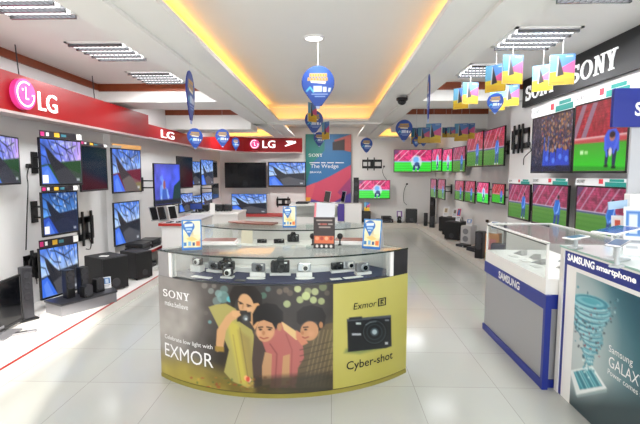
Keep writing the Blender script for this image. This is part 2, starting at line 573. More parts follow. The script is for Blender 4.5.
def pic_pitch(kind=0, px=.68, vivid=0.0):
    """stadium stand above a green pitch with a player in blue"""
    a = Art.unit(84, 48); A = 84 / 48
    st = ['a8304a', 'a03c5c', 'e8407c', 'b83a40'][kind]
    a.fill(st)
    a.noise(11 + kind, 3, .5)
    for i in range(9):
        a.line([(0, .06 + i * .055), (A, .06 + i * .055)], .012, '6b2038', .5)
    tone = ['c9b0c4', 'b9a2b8', 'ffd0e6', 'c8a4a4'][kind]
    for x in (.12, .4, .95, 1.25):
        a.line([(x + .28, 0), (x - .25, .52)], .035, tone, .8)
    a.poly([(0, 0), (.3, 0), (0, .25)], '4a4870', .7)
    hz = .56
    a.rect(0, hz - .05, A, hz + .02, ['3e4a78', '4a5680', '8aa0e0', 'b04a4a'][kind])
    a.rect(0, hz - .06, A, hz - .04, 'd8c8d8', .8)
    g0, g1 = [('4a8a28', '3c7a1e'), ('5b8f3a', '3f8020'), ('4cf04c', '30e83c'), ('3fae2e', '32c626')][kind]
    a.grad((0, hz), (0, 1), g0, g1, a.poly_m([(0, hz), (A, hz), (A, 1), (0, 1)]))
    for i in range(4):
        a.rect(0, hz + .05 + i * .11, A, hz + .09 + i * .11, '2a6a18', .25)
    X = px * A
    K = 1.3
    q = lambda pts: [(X + x * K, hz + y * K) for x, y in pts]
    b = ['1f62c4', '2468c8', '3f8cf0', '2c5cd0'][kind]
    a.ell(X + .05, hz - .21 * K, .05, .06, '8a5a50'); a.ell(X + .05, hz - .23 * K, .05, .045, '2c2024')
    a.poly(q([(-.07, -.17), (.07, -.18), (.12, -.05), (.11, .1), (-.09, .12), (-.12, .02)]), b)
    a.poly(q([(-.1, .1), (.0, .1), (-.02, .22), (-.06, .3), (-.12, .3)]), '1e3f86')
    a.poly(q([(.02, .1), (.11, .1), (.1, .22), (.08, .3), (.03, .3)]), '1e3f86')
    a.ell(X - .1 * K, hz + .31 * K, .05, .02, 'e8e8f0'); a.ell(X + .06 * K, hz + .31 * K, .05, .02, 'e8e8f0')
    a.line(q([(.09, -.12), (.04, .04), (-.02, .08)]), .04, '8fb4f0'); a.line(q([(-.07, -.12), (-.12, .0), (-.06, .1)]), .045, '4a86d8')
    if kind == 2:
        a.ell(X, hz - .02, .26, .3, 'eaf4ff', 0, .75, .03); a.ell(X - .02, hz - .12, .13, .13, '6fb4f4', 0, .9, .03); a.ell(X + .03, hz + .1, .12, .1, '2f4c80', 0, .9, .02)
        a.poly([(X - .14, hz + .14), (X - .04, hz + .14), (X - .08, hz + .32), (X - .16, hz + .32)], '203458'); a.poly([(X + .06, hz + .14), (X + .16, hz + .14), (X + .18, hz + .3), (X + .1, hz + .3)], '203458')
    return a.c
def pic_close():
    """player in blue crouching on the pitch before a red stand"""
    a = Art.unit(96, 56); A = 96 / 56
    a.fill('a82c38').noise(31, 3, .4)
    for i in range(12):
        a.line([(0, .02 + i * .045), (A, .02 + i * .045)], .01, '781c2a', .6)
    for x in (.25, .62):
        a.poly([(x, 0), (x + .16, 0), (x - .24, .56), (x - .42, .56)], '8d8aa0', .75)
    a.rect(0, .5, A, .6, 'c04a4c'); a.rect(0, .5, A, .525, 'e0b8b8')
    a.grad((0, .58), (0, 1), '46a02c', '2fd01e', a.poly_m([(0, .58), (A, .6), (A, 1), (0, 1)]))
    a.poly([(0, .92), (A, .95), (A, 1), (0, 1)], '2c9a1e')
    X = 1.27
    a.poly([(X - .2, .5), (X - .12, .43), (X + .12, .42), (X + .22, .5), (X + .24, .72), (X + .12, .76), (X - .12, .76), (X - .22, .7)], '3d5cd8')
    a.ell(X + .02, .53, .085, .06, 'b8786a'); a.ell(X + .02, .5, .085, .045, '2a2020')
    a.poly([(X - .16, .7), (X - .04, .7), (X - .1, .92), (X - .18, .9)], '22304c'); a.poly([(X + .04, .7), (X + .18, .7), (X + .14, .93), (X + .05, .93)], '22304c')
    a.line([(X - .2, .55), (X - .12, .78)], .06, '4a6ae4'); a.line([(X + .2, .55), (X + .08, .74)], .06, '4a6ae4')
    a.ell(X - .02, .74, .05, .06, 'dcd4d0')
    a.ell(X - .13, .93, .06, .02, '101010'); a.ell(X + .1, .95, .06, .02, '101010')
    a.rect(.24, .69, .36, .75, 'c8f0b8'); a.rect(.4, .7, .52, .75, 'a8e090')
    return a.c
def pic_crowd():
    a = Art.unit(96, 70); A = 96 / 70
    a.grad((0, 0), (0, 1), '4a3c48', '1c2038').noise(17, 3, .8)
    r = random.Random(2)
    cols = ('8a5a3c', 'b0723c', '4a4a7a', '7a3a4a', 'a08060', '30386a', '9a9aa8', '5a2a3a', 'c09060')
    for i in range(330):
        x, y = r.uniform(.35, A), r.uniform(0, .66)
        a.ell(x, y, r.uniform(.012, .026), r.uniform(.012, .03), r.choice(cols), 0, .85)
    for i in range(60):
        x, y = r.uniform(0, .4), r.uniform(.1, .9)
        a.ell(x, y, .02, .025, r.choice(('5a4a50', '7a6a68', '3a3a5a')), 0, .7)
    for x, h in ((.55, .62), (.78, .66), (1.0, .6), (1.2, .64)):
        a.poly([(x - .09, h), (x + .09, h), (x + .12, h + .3), (x - .12, h + .3)], '2846c8', .95)
        a.ell(x, h - .03, .035, .045, 'a8785c'); a.ell(x + .03, h + .15, .05, .05, '5a8af0', 0, .8)
    a.line([(.48, .4), (.44, 1)], .05, '2a58d0', .7); a.line([(.62, .38), (.6, .7)], .04, '4a78e0', .6)
    a.rect(0, .9, A, 1, '181a2c', .8)
    return a.c
PICS = {'path': pic_path(0), 'rainbow': pic_path(1), 'crimson': pic_path(2), 'navy': pic_path(3), 'jelly': pic_jelly(),
        'pitch': pic_pitch(0), 'pitchb': pic_pitch(1, .74), 'vivid': pic_pitch(2, .6), 'stand': pic_pitch(3, .78), 'close': pic_close(), 'crowd': pic_crowd()}
# ==PART2==

# ================================================================== THE ROOM
XL, XR, XF, YB, Y0 = -3.33, 2.65, 3.05, 12.7, -2.0
ZS, ZT, ZB = 2.80, 2.88, 2.55           # side ceiling, tray ceiling, beam underside
fl = MB().box((XL - .12, Y0 - .1, -.1), (XF + .12, YB + .12, 0)); struct('floor', fl, TILES)
struct('wall_left', MB().box((XL - .12, Y0, 0), (XL, YB + .12, 3.05)), WALL)
struct('wall_back', MB().box((XL, YB, 0), (XF + .12, YB + .12, 3.05)), WALL)
struct('wall_right', MB().box((XR, Y0, 0), (XF + .12, 6.5, 3.05)), WALL)
struct('wall_right_far', MB().box((XF, 6.5, 0), (XF + .12, YB, 3.05)), WALL)
# unseen front wall behind the viewer, its opening placed to shape the sun patch
OX0, OX1, OZ = -2.3, -0.44, 2.2
wf = MB().box((XL - .12, Y0 - .1, 0), (OX0, Y0, 3.05)).box((OX1, Y0 - .1, 0), (XF + .12, Y0, 3.05)).box((OX0, Y0 - .1, OZ), (OX1, Y0, 3.05))
struct('wall_front', wf, WALL)
# pilaster on the left wall
struct('trim_1', MB().box((XL, 6.2, 0), (XL + .1, 6.55, ZB)), WALL)

# ceiling: side coffers, centre trays
BL0, BL1, BR0, BR1 = -1.62, -1.06, 0.72, 1.26
YA0, YA1, YC0, YC1 = 6.1, 6.75, 8.6, 9.35
YE = 12.25
ce = MB().box((XL, Y0, ZS), (BL0 + .02, YB, 3.05)).box((BR1 - .02, Y0, ZS), (XF, YB, 3.05)).box((BL0 + .02, Y0, ZT), (BR1 - .02, YB, 3.05))
struct('ceiling', ce, CEIL)
# long beams with a stepped lip that hides the cove strips
bl = MB().box((BL0, Y0, ZB), (-1.34, YB, ZS + .02)).box((-1.34, Y0, ZB + .03), (BL1, YC0, ZB + .075))
bl.box((-1.34, YC1, ZB + .03), (BL1, YE, ZB + .075))
struct('trim_2', bl, BEAM)
br = MB().box((1.0, Y0, ZB), (BR1, YB, ZS + .02)).box((BR0, Y0, ZB + .03), (1.0, YC0, ZB + .075))
br.box((BR0, YC1, ZB + .03), (1.0, YE, ZB + .075))
struct('trim_3', br, BEAM)
# cross beams
cb = MB().box((XL, YA0, ZB), (BL0, YA1, ZS)).box((BR1, YA0, ZB), (XF, YA1, ZS))
struct('trim_4', cb, BEAM)
ZC = 2.42
cc = MB().box((XL, YC0 + .28, ZC), (BL0, YC1, ZS)).box((BR1, YC0 + .28, ZC), (XF, YC1, ZS)).box((BL0, YC0 + .28, ZB), (BR1, YC1 - .25, ZT + .02))
cc.box((-1.34, YC0, ZB + .03), (1.0, YC0 + .28, ZB + .075)).box((XL, YC0 + .0, ZC), (BL0, YC0 + .28, ZS)).box((BR1, YC0, ZC), (XF, YC0 + .28, ZS))
cc.box((-1.34, YC1 - .25, ZB + .03), (1.0, YC1, ZB + .075))
struct('trim_5', cc, BEAM)
# wooden strips round the coffers
wd = MB().box((XL, Y0, 2.715), (XL + .03, YA0, ZS)).box((XL + .03, YA0 - .03, 2.70), (BL0, YA0, ZS))
wd.box((XL, YC0 - .03, 2.70), (BL0, YC0, ZS)).box((BR1, YA0 - .03, 2.70), (XR, YA0, ZS)).box((BR1, YC0 - .03, 2.70), (XF, YC0, ZS))
struct('trim_6', wd, WOOD)

# cove strips: lamps lying on the ledges behind the lips
def cove(name, loc, size, energy, label, lift=0.0):
    t = thing(name, label, 'light', loc, 0, 'warm cove strips')
    sx, sy = size
    if lift:
        MB().box((-sx / 2, -sy / 2, 0), (sx / 2, sy / 2, lift)).build('mounting_rail', BEAM, t)
    if lift:
        MB().box((-sx / 2, -sy / 2, lift), (sx / 2, sy / 2, lift + .012)).build('led_strip', COVE, t)
    else: MB().box((-sx / 2, -sy / 2, 0), (sx / 2, sy / 2, .018)).build('led_strip', COVE, t)
    area_light('strip_light', (0, 0, lift + .03), size, energy, (1.0, .5, .09), (math.pi, 0, 0), t)
zc = ZB + .076
cove('cove_light', (-1.25, 3.25, zc), (.05, 10.4), 2.8, 'warm strip in the cove left of the near ceiling tray', .17)
cove('cove_light', (.91, 3.25, zc), (.05, 10.4), 2.8, 'warm strip in the cove right of the near ceiling tray', .17)
cove('cove_light', (-.17, YC0 + .19, zc), (2.2, .05), 1.0, 'warm strip in the cove at the far end of the near ceiling tray')
cove('cove_light', (-1.25, 10.8, zc), (.05, 2.7), 1.6, 'warm strip left of the small ceiling tray over the back wall', .17)
cove('cove_light', (.91, 10.8, zc), (.05, 2.7), 1.6, 'warm strip right of the small ceiling tray over the back wall', .17)
# pelmets on the back wall: a ledge holding more strips
struct('trim_7', MB().box((XL, YB - .22, 2.575), (BL0, YB, 2.60)).box((XL, YB - .24, 2.575), (BL0, YB - .22, 2.615)).box((BR1, YB - .22, 2.575), (XF, YB, 2.60)).box((BR1, YB - .24, 2.575), (XF, YB - .22, 2.615)), BEAM)
cove('cove_light', ((XL + BL0) / 2, YB - .12, 2.601), (1.6, .05), 2.5, 'warm strip on the ledge above the far red fascia')
cove('cove_light', ((XF + BR1) / 2, YB - .12, 2.601), (1.6, .05), 2.5, 'warm strip on the ledge above the far right wall of screens')

# platforms
pl = MB().box((XL, .4, 0), (-2.445, 6.2, .1)); struct('trim_8', pl, WHITE)
struct('trim_9', MB().box((-2.46, .4, .1), (-2.44, 6.2, .106)), REDTOP)
pr = MB().box((2.43, 4.3, 0), (XR, 6.5, .1)).box((2.43, 6.5, 0), (XF, YB, .1)).box((.3, 12.05, 0), (2.43, YB, .12)); struct('trim_10', pr, mat('beige_platform', 'cfc9c0', .4))
struct('trim_11', MB().box((XL, 11.9, 0), (-.75, YB, .33)), WHITE)
struct('trim_12', MB().box((XL, 11.87, .33), (-.75, YB, .355)), REDTOP)

# troffers
def troffer(x, y, where, power=23):
    t = thing('ceiling_light', 'square louvred fluorescent ceiling light ' + where, 'ceiling light', (x, y, ZS), 0, 'fluorescent ceiling lights')
    s = .29
    fr = MB()
    for a, b in (((-s, -s), (s, -s + .03)), ((-s, s - .03), (s, s)), ((-s, -s), (-s + .03, s)), ((s - .03, -s), (s, s))):
        fr.box((a[0], a[1], -.014), (b[0], b[1], 0))
    fr.build('frame', WGLOSS, t)
    MB().box((-s + .03, -s + .03, -.003), (s - .03, s - .03, 0)).build('reflector', LOUVRE, t)
    for k in range(4):
        yy = -.2 + k * .133
        tb = MB().tube([(-s + .04, yy, -.016), (s - .04, yy, -.016)], .021, 8).build('fluorescent_tube', TUBE, t)
    lv = MB()
    for k in range(12):
        xx = -s + .05 + k * (2 * s - .1) / 11
        lv.box((xx - .002, -s + .03, -.04), (xx + .002, s - .03, -.036))
    for k in range(5):
        yy = -.265 + k * .133
        lv.box((-s + .03, yy - .012, -.045), (s - .03, yy + .012, -.02))
    lv.build('louvre', LOUVRE, t)
    area_light('tube_light', (0, 0, -.06), (.5, .5), power, (.97, .98, 1.0), (0, 0, 0), t)
for y, w in ((.4, 'over the left wall behind the viewer'), (3.15, 'over the left wall, nearest and cut by the top edge'), (4.42, 'over the left wall, middle of three'), (5.62, 'over the left wall, farthest in the front coffer')):
    troffer(-2.27, y, w)
for y, w in ((.2, 'over the right wall behind the viewer'), (2.95, 'over the right wall, nearest and cut by the top edge'), (4.12, 'over the black sign, middle of three'), (5.35, 'over the right wall, farthest of three')):
    troffer(1.86, y, w)
for x, w in ((-2.4, 'in the second coffer on the left'), (2.0, 'in the second coffer on the right')):
    troffer(x, 7.55, w, 24 if x < 0 else 3)
for x, w in ((-2.5, 'added out of view to brighten the back left corner'), (2.1, 'added out of view to brighten the back right corner')):
    troffer(x, 10.7, w, 32 if x < 0 else 7)  # extra pair hidden by the cross beam, added to light the back
# back part of the shop
t = thing('ceiling_light', 'round downlight in the small back ceiling tray', 'ceiling light', (-.17, 10.8, ZT))
MB().lathe([(.1, 0), (.1, -.012), (.085, -.012)], 24).build('trim_ring', WGLOSS, t)
MB().lathe([(.085, -.002), (.085, -.008), (0.001, -.008)], 24).build('lamp', TUBE, t)
area_light('downlight_glow', (0, 0, -.03), (.4, .4), 58, (1, .96, .9), (0, 0, 0), t)
p = atZ(314, 37.5, ZT)
t = thing('ceiling_light', 'round downlight in the near ceiling tray above the big balloon', 'ceiling light', (p.x, p.y, ZT))
MB().lathe([(.105, 0), (.105, -.012), (.085, -.016), (.08, -.004)], 28).build('trim_ring', WGLOSS, t)
MB().lathe([(.08, -.002), (.08, -.01), (0.001, -.01)], 28).build('lamp', TUBE, t)
area_light('downlight_glow', (0, 0, -.03), (.16, .16), 14, (1, .96, .9), (0, 0, 0), t)
# dome camera under the right beam
p = atZ(402, 98, ZB)
t = thing('dome_camera', 'black dome security camera under the right ceiling beam', 'camera', (p.x, p.y, ZB))
MB().lathe([(.075, 0), (.075, -.03), (.062, -.04)], 20).build('base', BLACK, t)
MB().lathe([(.06, -.038), (.055, -.06), (.04, -.08), (.02, -.09), (.001, -.093)], 20).build('dome', OFFSCREEN, t, True)

# ================================================================== FASCIA SIGNS
def disc_geo(n=32):
    return [(.5 + .5 * math.cos(2 * math.pi * k / n), .5 + .5 * math.sin(2 * math.pi * k / n)) for k in range(n)], [tuple(range(n))]
def ring_geo(r0=.84, a0=0, a1=2 * math.pi, n=32):
    P = []; Fs = []
    for k in range(n + 1):
        a = a0 + (a1 - a0) * k / n
        for r in (.5, .5 * r0):
            P.append((.5 + r * math.cos(a), .5 + r * math.sin(a)))
    for k in range(n): Fs.append((2 * k, 2 * k + 1, 2 * k + 3, 2 * k + 2))
    return P, Fs
PINK = mat('lit_magenta_logo', 'd83a86', .4, emit=.45)
PINKLT = mat('lit_pale_logo', 'ffe6f2', .4, emit=1.0)
LITW = mat('lit_white_letter', 'ffffff', .4, emit=1.0)
def lg_logo(parent, org, ux, uz, size, nrm):
    """round emblem with a small face, then the two letters"""
    o = Vector(org); ux = Vector(ux); uz = Vector(uz); n = Vector(nrm)
    d = letters('emblem', disc_geo(), plane_fn(o - ux * size / 2 - uz * size / 2, ux * size, uz * size), PINK, parent, n * -.05)
    k = o + n * .004
    f = plane_fn(k - ux * size * .42 - uz * size * .42, ux * size * .84, uz * size * .84)
    letters('emblem_line', ring_geo(.86, math.radians(60), math.radians(365)), f, PINKLT, d)
    bar = ([(.47, .78), (.53, .78), (.53, .3), (.47, .3), (.47, .36), (.66, .36), (.66, .3), (.3, .62), (.38, .62), (.38, .7), (.3, .7), (.84, .47), (.84, .53), (.98, .53), (.98, .47)],
           [(0, 1, 2, 3), (3, 4, 5, 6), (7, 8, 9, 10), (11, 12, 13, 14)])
    letters('emblem_line', bar, f, PINKLT, d)
t = thing('fascia_sign', 'long red fascia with a pink round emblem along the left wall, nearest the viewer', 'sign', (-3.0, 0, 0))
MB().box((-.18, -1.2, 2.13), (0, 7.0, 2.49)).build('board', RED, t)
MB().box((-.2, -1.2, 2.105), (.012, 7.0, 2.13)).build('edge_strip', mat('pale_metal_edge', 'c9b8b6', .35, .4), t)
lg_logo(t, (.05, 4.115, 2.305), (0, 1, 0), (0, 0, 1), .29, (1, 0, 0))
g0 = atX(39.5, 110, -2.986); g1 = atX(58, 114, -2.986); gt = atX(39.5, 91.5, -2.986)
letters('lettering', text_geo('LG', 0), plane_fn((.014, g0.y, g0.z), (0, g1.y - g0.y, 0), (0, 0, gt.z - g0.z)), LITW, t, Vector((-.013, 0, 0)))
for y in (4.25, 5.6):
    MB().tube([(-.1, y, 2.49), (-.1, y - .03, ZS)], .006, 6).build('hanger_rod', DARK, t)

t = thing('fascia_sign', 'far red fascia with a small pink emblem curving round the back left corner', 'sign', (0, 0, 0))
path = [(-3.05, 7.02), (-3.05, 9.6)] + [(-3.05 + 2.1 * (1 - math.cos(math.radians(a))) * .55, 9.6 + 2.75 * math.sin(math.radians(a))) for a in range(10, 91, 10)]
path += [(-.86, 12.35)]
def strip_wall(path, z0, z1, th):
    m = MB(); n = len(path); P = []
    for i, p in enumerate(path):
        q = path[min(i + 1, n - 1)]; o = path[max(i - 1, 0)]
        d = Vector((q[0] - o[0], q[1] - o[1])).normalized(); nn = Vector((-d.y, d.x)) * th
        for (x, y) in ((p[0], p[1]), (p[0] + nn.x, p[1] + nn.y)):
            P += [(x, y, z0), (x, y, z1[i] if isinstance(z1, list) else z1)]
    fs = []
    for i in range(n - 1):
        a = i * 4; b = a + 4
        fs += [(a, a + 1, b + 1, b), (a + 2, b + 2, b + 3, a + 3), (a, b, b + 2, a + 2), (a + 1, a + 3, b + 3, b + 1)]
    fs += [(0, 2, 3, 1), ((n - 1) * 4, (n - 1) * 4 + 1, (n - 1) * 4 + 3, (n - 1) * 4 + 2)]
    return m.add(P, fs)
strip_wall(path, 2.15, [2.36 if i < 2 else 2.36 + .185 * min(1, (i - 1) / 5) for i in range(len(path))], .12).build('board', RED, t)
strip_wall([(x + .0, y) for x, y in path], 2.125, 2.15, .13).build('edge_strip', MATS['pale_metal_edge'], t)
YF = 12.32
c = atY(254.5, 144, 12.12)
lg_logo(t, (c.x, 12.12, c.z), (1, 0, 0), (0, 0, 1), .27, (0, -1, 0))
a = atY(252.5 + 8.5, 149, YF); a0 = atY(262.5, 148, YF); a1 = atY(275.2, 140.5, YF)
c = atY(254.5, 144, YF)
letters('lettering', text_geo('LG', .01), plane_fn((a0.x, YF - .01, a0.z), (a1.x - a0.x, 0, 0), (0, 0, a1.z - a0.z)), LITW, t, Vector((0, .03, 0)))
# white wedge sign on the same board
a0 = atY(284.5, 146.5, YF); a1 = atY(296, 140.5, YF)
letters('lettering', ([(0, .1), (.1, 0), (1, .6), (.95, .95), (.55, .6), (.75, .95), (.1, .95), (.35, .5)], [tuple(range(8))]), plane_fn((a0.x, YF - .005, a0.z), (a1.x - a0.x, 0, 0), (0, 0, a1.z - a0.z)), LITW, t, Vector((0, .02, 0)))
# LG letters on the left-hand run
letters('lettering', text_geo('LG', 0), plane_fn((-3.036, 7.62, 2.185), (0, .62, 0), (0, 0, .135)), LITW, t, Vector((-.013, 0, 0)))

t = thing('fascia_sign', 'black fascia board with large white serif lettering along the right wall', 'sign', (2.6, 0, 0))
MB().box((0, -1.2, 2.44), (.05, 6.03, ZS)).build('board', BLKSIGN, t)
w0 = atX(570, 85, 2.588); w1 = atX(616, 68, 2.588); wt = atX(616, 47, 2.588); v0 = atX(525, 98, 2.588)
for y1 in (v0.y, w0.y):
    letters('lettering', SONYG, plane_fn((-.012, y1, (w0.z + w1.z) / 2), (0, w1.y - w0.y, 0), (0, 0, wt.z - w1.z)), LETTER, t, Vector((.012, 0, 0)))
# ==PART3==

# ================================================================== CURVED SONY DISPLAY COUNTER
CC = Vector((-.425, 4.239, 0)); CR = 1.424
D = math.radians
AL, AR = D(-37.9), D(44.8)
ZP, ZG = .79, .985
def cyl_hit(px, py, R=CR):
    d = ray(px, py); o = EYE - CC
    a = d.x ** 2 + d.y ** 2; b = 2 * (o.x * d.x + o.y * d.y); c = o.x ** 2 + o.y ** 2 - R * R
    k = (-b - math.sqrt(max(0, b * b - 4 * a * c))) / (2 * a)
    q = o + d * k
    return math.atan2(q.x, -q.y), q.z
def cyl_pt(a, z, R=CR): return Vector((R * math.sin(a), -R * math.cos(a), z))

def advert_art(w=330, h=130):
    al, ar = AL, AR
    a = np.linspace(al, ar, w)[None, :].repeat(h, 0); z = np.linspace(ZP, .035, h)[:, None].repeat(w, 1)
    R = CR + .004
    L = np.stack([R * np.sin(a), -R * np.cos(a), z], -1)
    X, Y = project(L + np.array(CC))
    A = Art(X, Y, .45)
    A.fill('3a3330')
    A.grad((160, 330), (226, 322), '8d8884', '35302e')
    A.ell(176, 318, 20, 30, 'a5a09a', .2, .75, 9)
    A.ell(168, 300, 14, 14, '6f6966', 0, .5, 6)
    A.grad((0, 340), (0, 400), '2d2722', '3a3020', A.poly_m([(212, 340), (335, 340), (335, 400), (212, 400)], 10))
    # golden ground at the lower left
    A.poly([(158, 352), (200, 362), (240, 378), (300, 392), (300, 402), (158, 402)], '8a7a34', .8, 6)
    A.poly([(158, 362), (186, 366), (228, 392), (158, 392)], 'a8983e', .7, 5)
    A.noise(4, 9, .16)
    # bokeh
    for x, y, r, c, al_ in ((297.7, 288.9, 3.5, 'b8c08c', .9), (308, 291.3, 3.5, '9aa474', .8), (315, 291.7, 3.6, 'b0ba86', .85), (323, 287, 4, '7d8a62', .7), (306, 296, 4.2, 'b8c488', .95),
                            (300, 299.8, 3.5, 'a6b27c', .9), (313.4, 300, 3.5, 'b0bc84', .9), (321.3, 301.2, 3.4, 'a4ae78', .85), (287, 304, 3.6, 'a8b480', .85), (279.5, 291.6, 3, '7a6c5c', .7),
                            (286, 290, 3, '7a6c5c', .6), (290, 293, 3, '6c6050', .6), (223, 297, 6, '6f9c98', .7), (229.6, 299.2, 3, '5cb4bc', .9), (217, 301, 4.5, '7f9c9a', .6), (263.5, 295.5, 3.2, '4f7462', .8),
                            (268, 289, 2.8, '5f7a78', .7), (204.5, 285.5, 3, '77726e', .8), (211, 291, 3, '86928e', .7), (218.5, 293.5, 3.6, '7fa09c', .8), (214, 286, 2.4, '7b7570', .7), (209.8, 322, 1.8, '6aa0a4', .8),
                            (224, 289.5, 4, '6d908c', .6), (327, 293, 2.6, '5c564a', .7), (206, 313, 2.2, '66605c', .6)):
        A.ell(x, y, r, r, c, 0, al_)
    # woman with a camera
    A.poly([(229, 296), (233, 286.5), (243, 284.5), (255, 286.5), (262, 295), (262, 310), (257, 316), (250, 306), (243, 296), (236, 300), (233, 312)], '1e1714')
    A.poly([(208.5, 307), (216, 304.5), (226, 303.5), (236, 309), (240, 322), (252, 330), (259, 350), (262, 384), (250, 389), (232, 381), (224, 372), (229, 350), (222, 334), (214, 318)], 'a39a58')
    A.poly([(226, 318), (238, 324), (246, 345), (252, 386), (240, 384), (233, 350)], 'c0b24c', .8, 2)
    A.poly([(238, 330), (250, 338), (256, 384), (248, 387)], '8f7c48', .7, 2)
    A.line([(240, 328), (249, 384)], 1.2, '7a6a3c', .7); A.line([(233, 335), (241, 382)], 1, '8a7a44', .6)
    A.poly([(250, 304), (258, 303), (263, 309), (260, 320), (255, 330), (250, 322)], 'c89868')
    A.ell(246, 305.5, 7.6, 12, 'c69a70', -.25)
    A.poly([(236, 299), (240, 290), (250, 291), (257, 300), (254, 292), (246, 287), (236, 290)], '1e1714')
    A.line([(238.5, 301.5), (242.5, 303.5)], 1.1, '33231c'); A.line([(247, 304.5), (251, 306)], 1.1, '33231c')
    A.line([(243.5, 304), (242.5, 308.5)], .9, '9c7048'); A.ell(240.6, 303.6, 1.4, .8, '20140f'); A.ell(248.4, 306.3, 1.5, .8, '20140f'); A.ell(248, 309.5, 3, 2.6, 'd6a880', 0, .6, 2)
    A.poly([(216, 344), (217, 330), (226, 316), (233, 310), (241, 311), (240, 317), (232, 321), (226, 331), (223, 350), (217, 352)], 'c89a6c')
    A.poly([(215, 346), (224, 347), (224, 352), (215, 351)], '9a7c34')
    A.rect(237, 312, 251, 321.5, '22201f'); A.rect(240, 310.5, 247, 313, '2c2a29'); A.ell(245.5, 318, 4.4, 4.6, '3c3a3a'); A.ell(245.5, 318, 2.6, 2.8, '6a7274'); A.ell(246, 319, 1.2, 1.2, 'cfd8da')
    A.poly([(232, 311), (239, 311), (241, 315), (237, 318), (232, 316)], 'd0a274')
    # boy in a pink shirt leaning forward
    A.poly([(274, 326), (281, 321), (291, 328), (298, 337), (306, 352), (309, 375), (300, 388), (270, 388), (268, 360), (262, 348), (258, 340)], 'a8605a')
    A.poly([(254, 336), (262, 341), (266, 352), (263, 386), (254, 388), (252, 360)], '4a3c36')
    A.poly([(281, 321), (299, 333), (303, 338), (296, 340), (284, 330)], 'd0b07c')
    A.line([(270, 344), (277, 354), (275, 386)], 1.4, '7c403c', .7); A.line([(286, 334), (292, 350), (291, 385)], 1.3, '8a4a46', .7)
    A.ell(265.5, 330, 9.2, 12, 'c0906a', .15)
    A.poly([(253, 326), (252.5, 314), (257, 306), (266, 303), (276, 304.5), (283, 312), (283, 321), (278, 325), (276, 330), (272, 323), (264, 320), (257, 322)], '181312')
    A.line([(258.5, 327.5), (262.5, 327)], 1.2, '2a1c16'); A.line([(267, 327), (272, 328)], 1.2, '2a1c16')
    A.ell(263.5, 333, 1.6, 2.2, 'a87450'); A.line([(260, 337.2), (263.5, 338.8), (268, 337.6)], 1.1, '8c3c34'); A.ell(258, 333, 3, 3, 'd6a27c', 0, .6, 2); A.ell(270.5, 333.5, 3.4, 3, 'cf9a74', 0, .6, 2); A.ell(260.5, 329.6, 1.5, .9, '20140f'); A.ell(269.6, 329.6, 1.6, .9, '20140f')
    A.ell(279.5, 327, 2.4, 4, 'b07e58')
    A.poly([(265, 352), (272, 354), (271, 384), (262, 386), (262, 366)], 'b28a64')
    A.poly([(283, 356), (290, 354), (289, 384), (281, 386)], 'b48a62')
    # boy in a plaid shirt
    A.poly([(303, 343), (315, 336), (326, 324), (336, 322), (336, 388), (296, 388), (298, 368), (304, 358)], '5a4c36')
    for k in range(9):
        A.line([(304 + k * 4, 386), (316 + k * 4, 330)], .9, '9a8a60', .55)
    for k in range(7):
        A.line([(300, 350 + k * 6), (336, 340 + k * 6)], .9, '2f2a20', .6)
    A.poly([(296, 330), (304, 335), (308, 343), (302, 346), (296, 338)], 'c07c60')
    A.ell(309.5, 331, 9, 9.8, 'b88660', .35)
    A.poly([(297, 322), (297, 312), (303, 307), (312, 305), (322, 308), (326, 316), (324, 326), (319, 331), (317, 322), (308, 320), (300, 325)], '15110f')
    A.line([(303.5, 327.5), (308, 327)], 1.2, '2a1c16'); A.ell(302.5, 333, 1.4, 1.8, 'a6704c'); A.line([(302.5, 337), (305, 338.2), (308.5, 336.8)], 1.1, '8a3c34'); A.ell(311, 334, 3.4, 3, 'c89470', 0, .6, 2); A.ell(305.6, 329.6, 1.4, .9, '1c120d')
    A.ell(321, 325, 2, 3.4, 'a8764f')
    # things on the floor in front
    for i in range(60):
        r = random.Random(i)
        A.ell(r.uniform(190, 300), r.uniform(376, 392), r.uniform(.8, 2.4), r.uniform(.6, 1.5), r.choice(('b07030', 'a03c28', '6a5a2c', 'c8a040', '3f5a30', '7a4a2a')), 0, .6)
    for x, c in ((246, 'f0a878'), (249, 'f6d0b0'), (248, 'c84030')):
        A.ell(x, 378 + (x - 246) * .6, 2, 2.6, c, 0, .9)
    A.grad((0, 366), (0, 386), '2a241e', '343024', A.poly_m([(255, 378), (336, 372), (336, 400), (255, 400)], 3), .75)
    # yellow right-hand field
    A.grad((333, 280), (406, 390), 'b9b264', 'a49c46', A.poly_m([(333.2, 260), (420, 260), (420, 410), (333.2, 410)], .3))
    A.ell(352, 346, 16, 30, 'c2ba6c', 0, .35, 12)
    # pictured compact camera
    A.poly([(346, 349), (390, 341), (391, 346), (360, 354), (344, 353)], '6c7c4a', .8, 1.5)
    A.poly([(347, 319.5), (391, 315.5), (391.5, 346), (386, 348), (348, 352)], '1a1c1f')
    A.poly([(347, 319), (391, 315), (391, 317.5), (347, 321.5)], '4a4f54')
    A.poly([(349, 317.5), (362, 316.3), (362, 319), (349, 320)], '2a2c30')
    A.rect(356, 322.5, 361, 324.5, 'b8c4c0')
    for r, c in ((13, '0e0f11'), (11.5, '3a4044'), (10.5, '15171a'), (8, '2c3438'), (6.8, '0e1012'), (4.2, '3c4a50'), (2.4, '9fb0b4')):
        A.ell(374.5, 332, r, r * 1.02, c)
    A.line([(366, 325), (370, 322.5), (376, 321.5)], .9, '7c8a8c', .8)
    A.rect(352, 333.3, 361, 335.4, 'c8ccd0', .8)
    A.rect(385, 342, 388, 344.5, 'd0d4d4', .8); A.rect(385, 319.5, 389, 321, '9aa0a2', .8)
    return A.c, L

